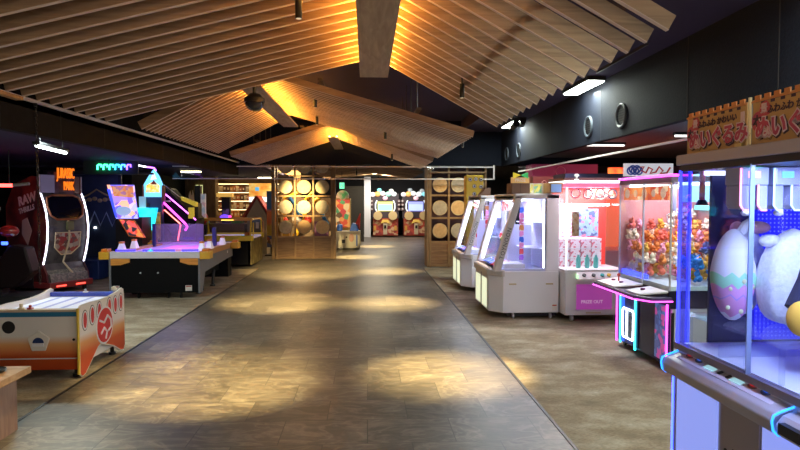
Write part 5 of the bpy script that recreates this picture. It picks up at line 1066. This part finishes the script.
t = thing('toy_house_game', 'small grey toy house game with a steep red roof beside the drum lattice', 'toy house', (-3.42, 18.55, 0)); HGY = M('pale_olive_house', (.45, .42, .33), .6); b = MB(); b.prism([(-.3, 0), (.3, 0), (.3, 1.2), (0, 1.72), (-.3, 1.2)], 'y', 0, .6); b.build('house_body', HGY, t); CR_ = M('crimson_roof', (.4, .02, .02), .5)
for s in (-1, 1): b = MB(); b.slab([(0, -.06, 1.80), (s*.42, -.06, 1.15), (s*.42, .66, 1.15), (0, .66, 1.80)], .06); b.build('roof_panel', CR_, t)
MB().tube([(-.2, -.02, .6), (-.2, -.02, 1.0), (-.1, -.02, 1.12), (.1, -.02, 1.12), (.2, -.02, 1.0), (.2, -.02, .6)], .03, 6).build('door_arch', M('peach_arch', (.75, .5, .35), .5), t); P_('door_glass', M('dark_glass_door', (.15, .14, .15), .2), t, (-.18, .18, -.01, 0, .6, 1.08)); P_('white_figure', WHITE, t, (-.03, .06, -.03, -.01, .8, 1.0)); P_('lilac_poster', patches('lilac_posters', [(.4, .4, .65), (.7, .7, .8), (.5, .1, .15), (.2, .2, .4)], 8, .5), t, (.3, .31, .05, .55, .5, 1.05))
# tall slim colourful banner and climbing frame behind the lattice
t = thing('striped_banner', 'tall slim blue orange and yellow banner left of the drum lattice', 'banner', (-2.92, 18.0, 0)); P_('banner_cloth', fade('banner_bands', [(0, (.6, .42, .02)), (.35, (.65, .45, .03)), (.42, (.75, .2, .03)), (.62, (.75, .2, .03)), (.68, (.03, .15, .5)), (1., (.04, .2, .55))], .3, 1.95), t, (-.1, .16, 0, .04, .25, 1.95)); P_('banner_post', BLACK, t, (.0, .05, .04, .07, 0, 1.95)); P_('banner_foot', BLACK, t, (-.15, .2, -.12, .2, 0, .03)); P_('kids_prints', patches('banner_prints', [(.5, .15, .08), (.1, .15, .4), (.6, .5, .4), (.2, .12, .1)], 9, .5), t, (-.1, .16, -.006, 0, .25, .6))
t = thing('play_frame', 'bright yellow blue and red play frame seen through the left drum lattice', 'play frame', (-1.9, 18.6, 0))
P_('back_board', M('brown_play_board', (.2, .13, .08), .6), t, (-.75, .75, .6, .65, .1, 1.75)); MB().tube([(-.7, .3, .05), (-.7, .3, 1.75), (-.3, .3, 1.9)], .06, 10).build('yellow_tube', YEL, t, True); MB().tube([(-.55, .25, 1.75), (-.2, .2, 1.2), (.1, .2, .95)], .07, 10).build('blue_tube', M('play_blue', (.02, .13, .4), .4), t, True); MB().tube([(-.4, .2, .5), (-.1, .2, 1.0), (.0, .2, 1.7), (.2, .2, 1.9)], .08, 10).build('yellow_tube', YEL, t, True); MB().tube([(.2, .25, 1.6), (.45, .2, 1.3), (.65, .2, .9)], .06, 10).build('blue_tube', M('play_blue', (.02, .13, .4), .4), t, True); b = MB(); b.ball((.05, .1, 1.05), (.12, .1, .12), 12); b.build('red_pad', RED, t, True); b = MB(); b.ball((-.65, .1, .95), (.09, .09, .2), 10); b.build('red_pad', RED, t, True); P_('yellow_slide', YEL, t, (-.75, -.55, .05, .5, .0, .9)); P_('white_board', WHITE, t, (-.5, -.1, .5, .58, .9, 1.55)); P_('plum_board', M('plum_board', (.12, .03, .1), .5), t, (.2, .65, .5, .58, .3, 1.0)); b = MB(); b.ball((.35, .1, 1.65), (.14, .12, .12), 12); b.build('yellow_ball', YEL, t, True)

# ------------------------------------------------------------------ drum lattices
def lattice(label, loc, W, cols, H, deep=0):
    t = thing('drum_lattice', label, 'lattice screen', loc)
    p = W/cols
    for k in range(cols+1): P_('post', LATT, t, (k*p-.022-.0, k*p+.022, 0, .09, 0, H))
    for z in (.03, .625, 1.225, 1.79, 2.36): P_('rail', LATTH, t, (.0, W, .015, .075, z-.022, z+.022))
    for k in range(cols): P_('bottom_panel', WALN, t, (k*p+.022, (k+1)*p-.022, .03, .06, .05, .605))
    for k in range(cols):
        for z in (1.52, .93, 2.07): P_('drum_string', SATIN, t, (k*p+p/2-.2, k*p+p/2+.2, .005, .011, z+.0, z+.006))
    return t
lattice('timber lattice of three columns holding drum heads at the back left of the walkway', (-2.56, 16.9, 0), 1.55, 3, 2.75)
for x in (-2.66, -.94): tag(P_('timber_post', LATT, None, (x-.045, x+.045, 16.9, 17.05, 0, 2.75)), 'tall timber post at the %s end of the left drum lattice' % ('left' if x < -2 else 'right'), 'post')
lattice('timber lattice of drum heads behind the sloping prize machines on the right', (1.58, 14.62, 0), 1.38, 3, 2.5)
tag(P_('timber_post', LATT, None, (1.495, 1.55, 14.62, 15.3, 0, 2.6)), 'deep timber end panel at the walkway side of the right drum lattice', 'post')
tag(P_('dark_back_panel', M('plum_dark_panel', (.10, .04, .05), .6), None, (1.6, 3.0, 15.3, 15.36, 0, 2.5)), 'dark plum panel standing behind the right drum lattice', 'panel')
d0 = {}
def drum(x, y, z, r, kind, label):
    if kind not in d0:
        d = thing('drum', label, 'drum', (x, y, z), 0, 'drum heads in the timber lattices')
        b = MB(); b.lathe((0, 0, 0), [(.90, .30), (1., .2), (1., 0), (.97, -.03)], 26, 'y'); b.build('shell', wood('drum_shell', (.16, .07, .03), (.30, .15, .06)), d, True)
        b = MB(); b.lathe((0, -.035, 0), [(.955, .02), (.95, 0), (.5, -.012), (0, -.015)], 26, 'y'); b.build('skin', noisy('skin_'+kind, [(.3, {'cream': (.60, .46, .26), 'tan': (.55, .32, .13), 'grey': (.36, .30, .22)}[kind]), (.7, {'cream': (.78, .64, .40), 'tan': (.68, .43, .2), 'grey': (.48, .40, .30)}[kind])], 2.5, .6), d, True)
        MB().tube(circle((0, -.03, 0), .975, 26), .045, 6, True).build('rope_rim', M('rope_rim', (.5, .36, .2), .7), d, True); d0[kind] = d
    else: d = copy_tree(d0[kind], label=label)
    d.location = (x, y, z); d.scale = (r, r*.7, r); return d
rows = ((2.64, 'top'), (2.07, 'second'), (1.50, 'third'), (.93, 'lowest'))
kinds = {0: ('cream', 'cream', 'cream'), 1: ('cream', 'tan', 'cream'), 2: ('grey', 'cream', 'grey'), 3: ('cream', 'tan', 'tan')}
for i, (z, rn) in enumerate(rows):
    for k, cn in enumerate(('left', 'middle', 'right')): drum(-2.56+.517*(k+.5), 16.87, z-.02, .195, kinds[i][k], 'drum head in the %s row of the left lattice, %s column' % (rn, cn))
kr = {1: ('tan', 'grey', 'grey'), 2: ('grey', 'tan', 'grey'), 3: ('tan', 'grey', 'tan')}
for i, (z, rn) in list(enumerate(rows))[1:]:
    for k, cn in enumerate(('left', 'middle', 'right')): drum(1.58+.46*(k+.5), 14.59, z-.02, .185, kr[i][k], 'drum head in the %s row of the right lattice, %s column' % (('', 'top', 'middle', 'lowest')[i], cn))

# ------------------------------------------------------------------ back passage: ride, cabinet, drum games
t = thing('exit_sign', 'small green running figure exit sign hanging in the passage', 'exit sign', (-.80, 19.0, 2.04)); P_('sign_box', WHITE, t, (-.08, .08, 0, .04, 0, .2)); P_('sign_face', E_('exit_green', (.15, .9, .45), 1.3), t, (-.075, .075, -.004, 0, .005, .195)); b = MB(); b.ball((.01, -.006, .145), (.016, .004, .016), 8); b.tube([(.01, -.006, .12), (-.005, -.006, .08), (.02, -.006, .05), (.045, -.006, .03)], .009, 6).tube([(-.005, -.006, .08), (-.03, -.006, .05), (-.05, -.006, .055)], .009, 6).tube([(-.035, -.006, .11), (.01, -.006, .115), (.045, -.006, .1)], .007, 6); b.build('running_figure', WHITE, t); b = MB(); b.cyl((0, .02, .2), (0, .02, .71), .01, n=6); b.build('drop_rod', BLACK, t)
t = thing('kiddie_ride', 'white box shaped children\'s ride with blue seats and a red fin', 'ride', (-1.05, 20.1, 0)); P_('ride_body', M('ride_white', (.6, .57, .48), .5), t, (0, .82, 0, .7, .04, .62), bevel=.02); P_('ride_skirt', BLACK, t, (.03, .79, .03, .67, 0, .04)); P_('seat', BLUE, t, (.02, .2, .1, .6, .62, .85), bevel=.04); b = MB(); b.prism([(.45, .62), (.55, .9), (.7, .86), (.76, .62)], 'y', .1, .6); b.build('windscreen', BLUE, t, bevel=.02); b = MB(); b.prism([(.62, .8), (.8, 1.22), (.83, 1.22), (.80, .66)], 'y', .3, .36); b.build('tail_fin', RED, t); b = MB(); b.ball((.52, -.006, .4), (.09, .012, .14), 12); b.build('mascot_print', M('peach_print', (.6, .35, .28), .5), t, True); P_('coin_slot', BLACK, t, (.2, .3, -.012, 0, .22, .34)); b = MB(); b.ball((.35, -.005, .42), (.03, .01, .03), 8); b.build('dark_knob', BLACK, t); P_('side_stripe', BLUE, t, (.68, .72, -.006, 0, .12, .5))
t = thing('arcade_cabinet', 'busy red and green prize cabinet behind the right end of the left lattice', 'arcade cabinet', (-1.15, 21.4, 0)); P_('cabinet_body', M('mustard_cabinet', (.3, .2, .05), .5), t, (0, .55, 0, .6, 0, 1.75)); P_('picture_front', patches('carnival_print', [(.7, .1, .05), (.75, .35, .1), (.1, .35, .15), (.7, .55, .3), (.6, .08, .08), (.15, .1, .05)], 6, .5, .35), t, (.02, .53, -.02, 0, .7, 1.7)); b = MB(); b.ball((.27, .1, 1.80), (.24, .12, .24), 14); b.build('round_topper', noisy('green_rose_topper', [(.4, (.1, .35, .12)), (.6, (.6, .4, .3))], 5, .5, emit=.2), t, True)
t0 = None
TLAB = ('drum game cabinet with a yellow and cyan screen, left of the pair at the back', 'drum game cabinet with a blue screen, right of the pair at the back')
for q in range(2):
    x = .22+q*1.42
    t = thing('drum_game_cabinet', TLAB[q], 'arcade cabinet', (x, 26.9, 0), 0, 'drum games at the back')
    P_('cabinet_body', M('vermilion_cabinet', (.35, .06, .03), .5), t, (.05, 1.2, .1, .8, .05, .85)); P_('front_print', patches('vermilion_print', [(.45, .07, .04), (.35, .15, .06), (.25, .03, .03), (.55, .35, .2), (.4, .06, .04)], 7, .5, .08), t, (.06, 1.19, .085, .1, .1, .75)); P_('rear_cabinet', M('screen_cabinet', (.05, .04, .05), .5), t, (.0, 1.25, .35, .8, .85, 2.0))
    P_('screen', E_('yellow_screen' if q == 0 else 'periwinkle_screen', (.75, .78, .2) if q == 0 else (.28, .32, .95), 1.), t, (.27, .96, .32, .35, 1.18, 1.62)); P_('screen_band', E_('cyan_screen_band' if q == 0 else 'lilac_screen_band', (.3, .75, .85) if q == 0 else (.4, .5, 1.), 1.), t, (.29, .94, .31, .32, 1.22, 1.5)); 
    for s, xx in ((1, .18), (-1, 1.05)): MB().tube([(xx+s*.06, .3, 1.14), (xx-s*.01, .3, 1.3), (xx-s*.01, .3, 1.52), (xx+s*.06, .3, 1.68)], .03, 8).build('white_bow', M('white_lit_bow', (.75, .8, .85), .4, 0, (.75, .85, .9), .7), t, True)
    for xx in (.0, 1.25):
        for z in (1.28, 1.48, 1.65): b = MB(); b.cyl((xx, .29, z), (xx, .34, z), .08, n=14); o = b.build('speaker', M('cocoa_speaker', (.09, .05, .05), .5), t); MB().cyl((xx, .28, z), (xx, .29, z), .04, n=10).build('speaker_cone', GRYL, o)
    for xx in (.27, .96):
        b = MB(); b.lathe((xx, .0, .98), [(.19, .2), (.21, .1), (.2, 0)], 20, 'y'); o = b.build('drum', M('drum_red', (.35, .08, .04), .5), t, True, rot=None); b = MB(); b.cyl((xx, -.02, .98), (xx, .0, .98), .2, n=20); b.build('drum_skin', M('straw_skin', (.62, .46, .22), .6), o); P_('drum_post', M('vermilion_cabinet', (.35, .06, .03), .5), o, (xx-.06, xx+.06, .15, .3, .6, .85))
    P_('centre_column', M('bone_column', (.6, .5, .35), .5), t, (.52, .70, .02, .1, .12, .62)); b = MB(); b.prism([(.40, .62), (.48, .80), (.74, .80), (.82, .62), (.66, .68), (.56, .68)], 'y', .0, .08); b.build('yellow_wing', M('gold_wing', (.75, .5, .1), .4, 0, (.7, .45, .1), .2), t); P_('dark_slot', BLACK, t, (.56, .66, .0, .02, .40, .54)); P_('side_box', M('amber_side_box', (.6, .32, .06), .5), t, (.08, .2, .06, .085, .3, .52)); P_('side_box', M('amber_side_box', (.6, .32, .06), .5), t, (1.02, 1.14, .06, .085, .3, .52))
    for j, (xx, zz, rr, c) in enumerate(((.05, 1.95, .13, (.75, .7, .68)), (.27, 1.97, .14, (.9, .4, .12)), (.5, 2.0, .13, (.75, .78, .75)), (.76, 1.97, .14, (.3, .7, .5)), (1.02, 1.97, .13, (.7, .8, .8)), (.35, 2.15, .11, (.2, .65, .65)), (.62, 1.78, .12, (.85, .45, .55)), (.9, 2.12, .11, (.7, .75, .65)))):
        if q == 1: c = ((.65, .6, .62), (.9, .4, .12), (.7, .8, .85), (.75, .85, .88), (.2, .6, .75), (.3, .35, .38), (.8, .5, .55), (.35, .38, .4))[j]
        b = MB(); b.ball((xx, .33, zz), (rr, .09, rr*.85), 12); b.build('crown_bulb', M('crown_%d%d' % (int(c[0]*100), int(c[1]*100)), c, .4, 0, c, .55), t, True)
lamp('screen_spill', 'AREA', (.9, 26.0, 2.6), (1., .9, .8), 25, (.9, 26.6, 0), sx=2., sy=.4)
lamp('passage_lamp', 'AREA', (.4, 22.5, 2.66), (1., .85, .6), 30, (.4, 22.5, 0), sx=1., sy=.2)
lamp('left_hall_lamp', 'AREA', (-3.75, 7.4, 2.42), (.85, 1., .95), 22, (-4., 7.4, 0), sx=.2, sy=1.)
# unseen globe lamps added behind the camera to fill the slat faces
gl = None
for x, y, l in ((-2.3, -1.0, 'added unseen globe fill lamp behind the camera, left'), (1.0, -1.3, 'added unseen globe fill lamp behind the camera, right')):
    if gl is None:
        gl = thing('fill_globe', l, 'fill lamp', (x, y, 0), 0, 'added fill lamps'); b = MB(); b.ball((0, 0, 1.5), .16, 18); b.build('globe', E_('opal_globe', (1., .9, .75), 75), gl, True); b = MB(); b.cyl((0, 0, .03), (0, 0, 1.36), .015, n=10); b.build('pole', SATIN, gl); b = MB(); b.cyl((0, 0, 0), (0, 0, .03), .16, n=20); b.build('base', SATIN, gl)
    else: copy_tree(gl, (x, y, 0), label=l)

# ------------------------------------------------------------------ camera and view
cam = bpy.data.cameras.new('camera'); co = bpy.data.objects.new('camera', cam); COL.objects.link(co)
co.location = (0, 0, 1.65); co.rotation_euler = (R(90-2.3294), 0, R(-3.1987))
cam.sensor_width = 36; cam.lens = 590/800*36; cam.clip_start = .05
sc.camera = co
w = bpy.data.worlds.new('world'); sc.world = w; w.use_nodes = True
w.node_tree.nodes['Background'].inputs['Color'].default_value = (.01, .01, .014, 1)
sc.view_settings.view_transform = 'Standard'; sc.view_settings.look = 'None'; sc.view_settings.gamma = 1
sc.view_settings.use_curve_mapping = False; sc.view_settings.exposure = 1.85
sc.cycles.use_denoising = True
sc.cycles.max_bounces = 8; sc.cycles.transparent_max_bounces = 24; sc.cycles.caustics_reflective = False; sc.cycles.caustics_refractive = False
sc.cycles.sample_clamp_indirect = 4
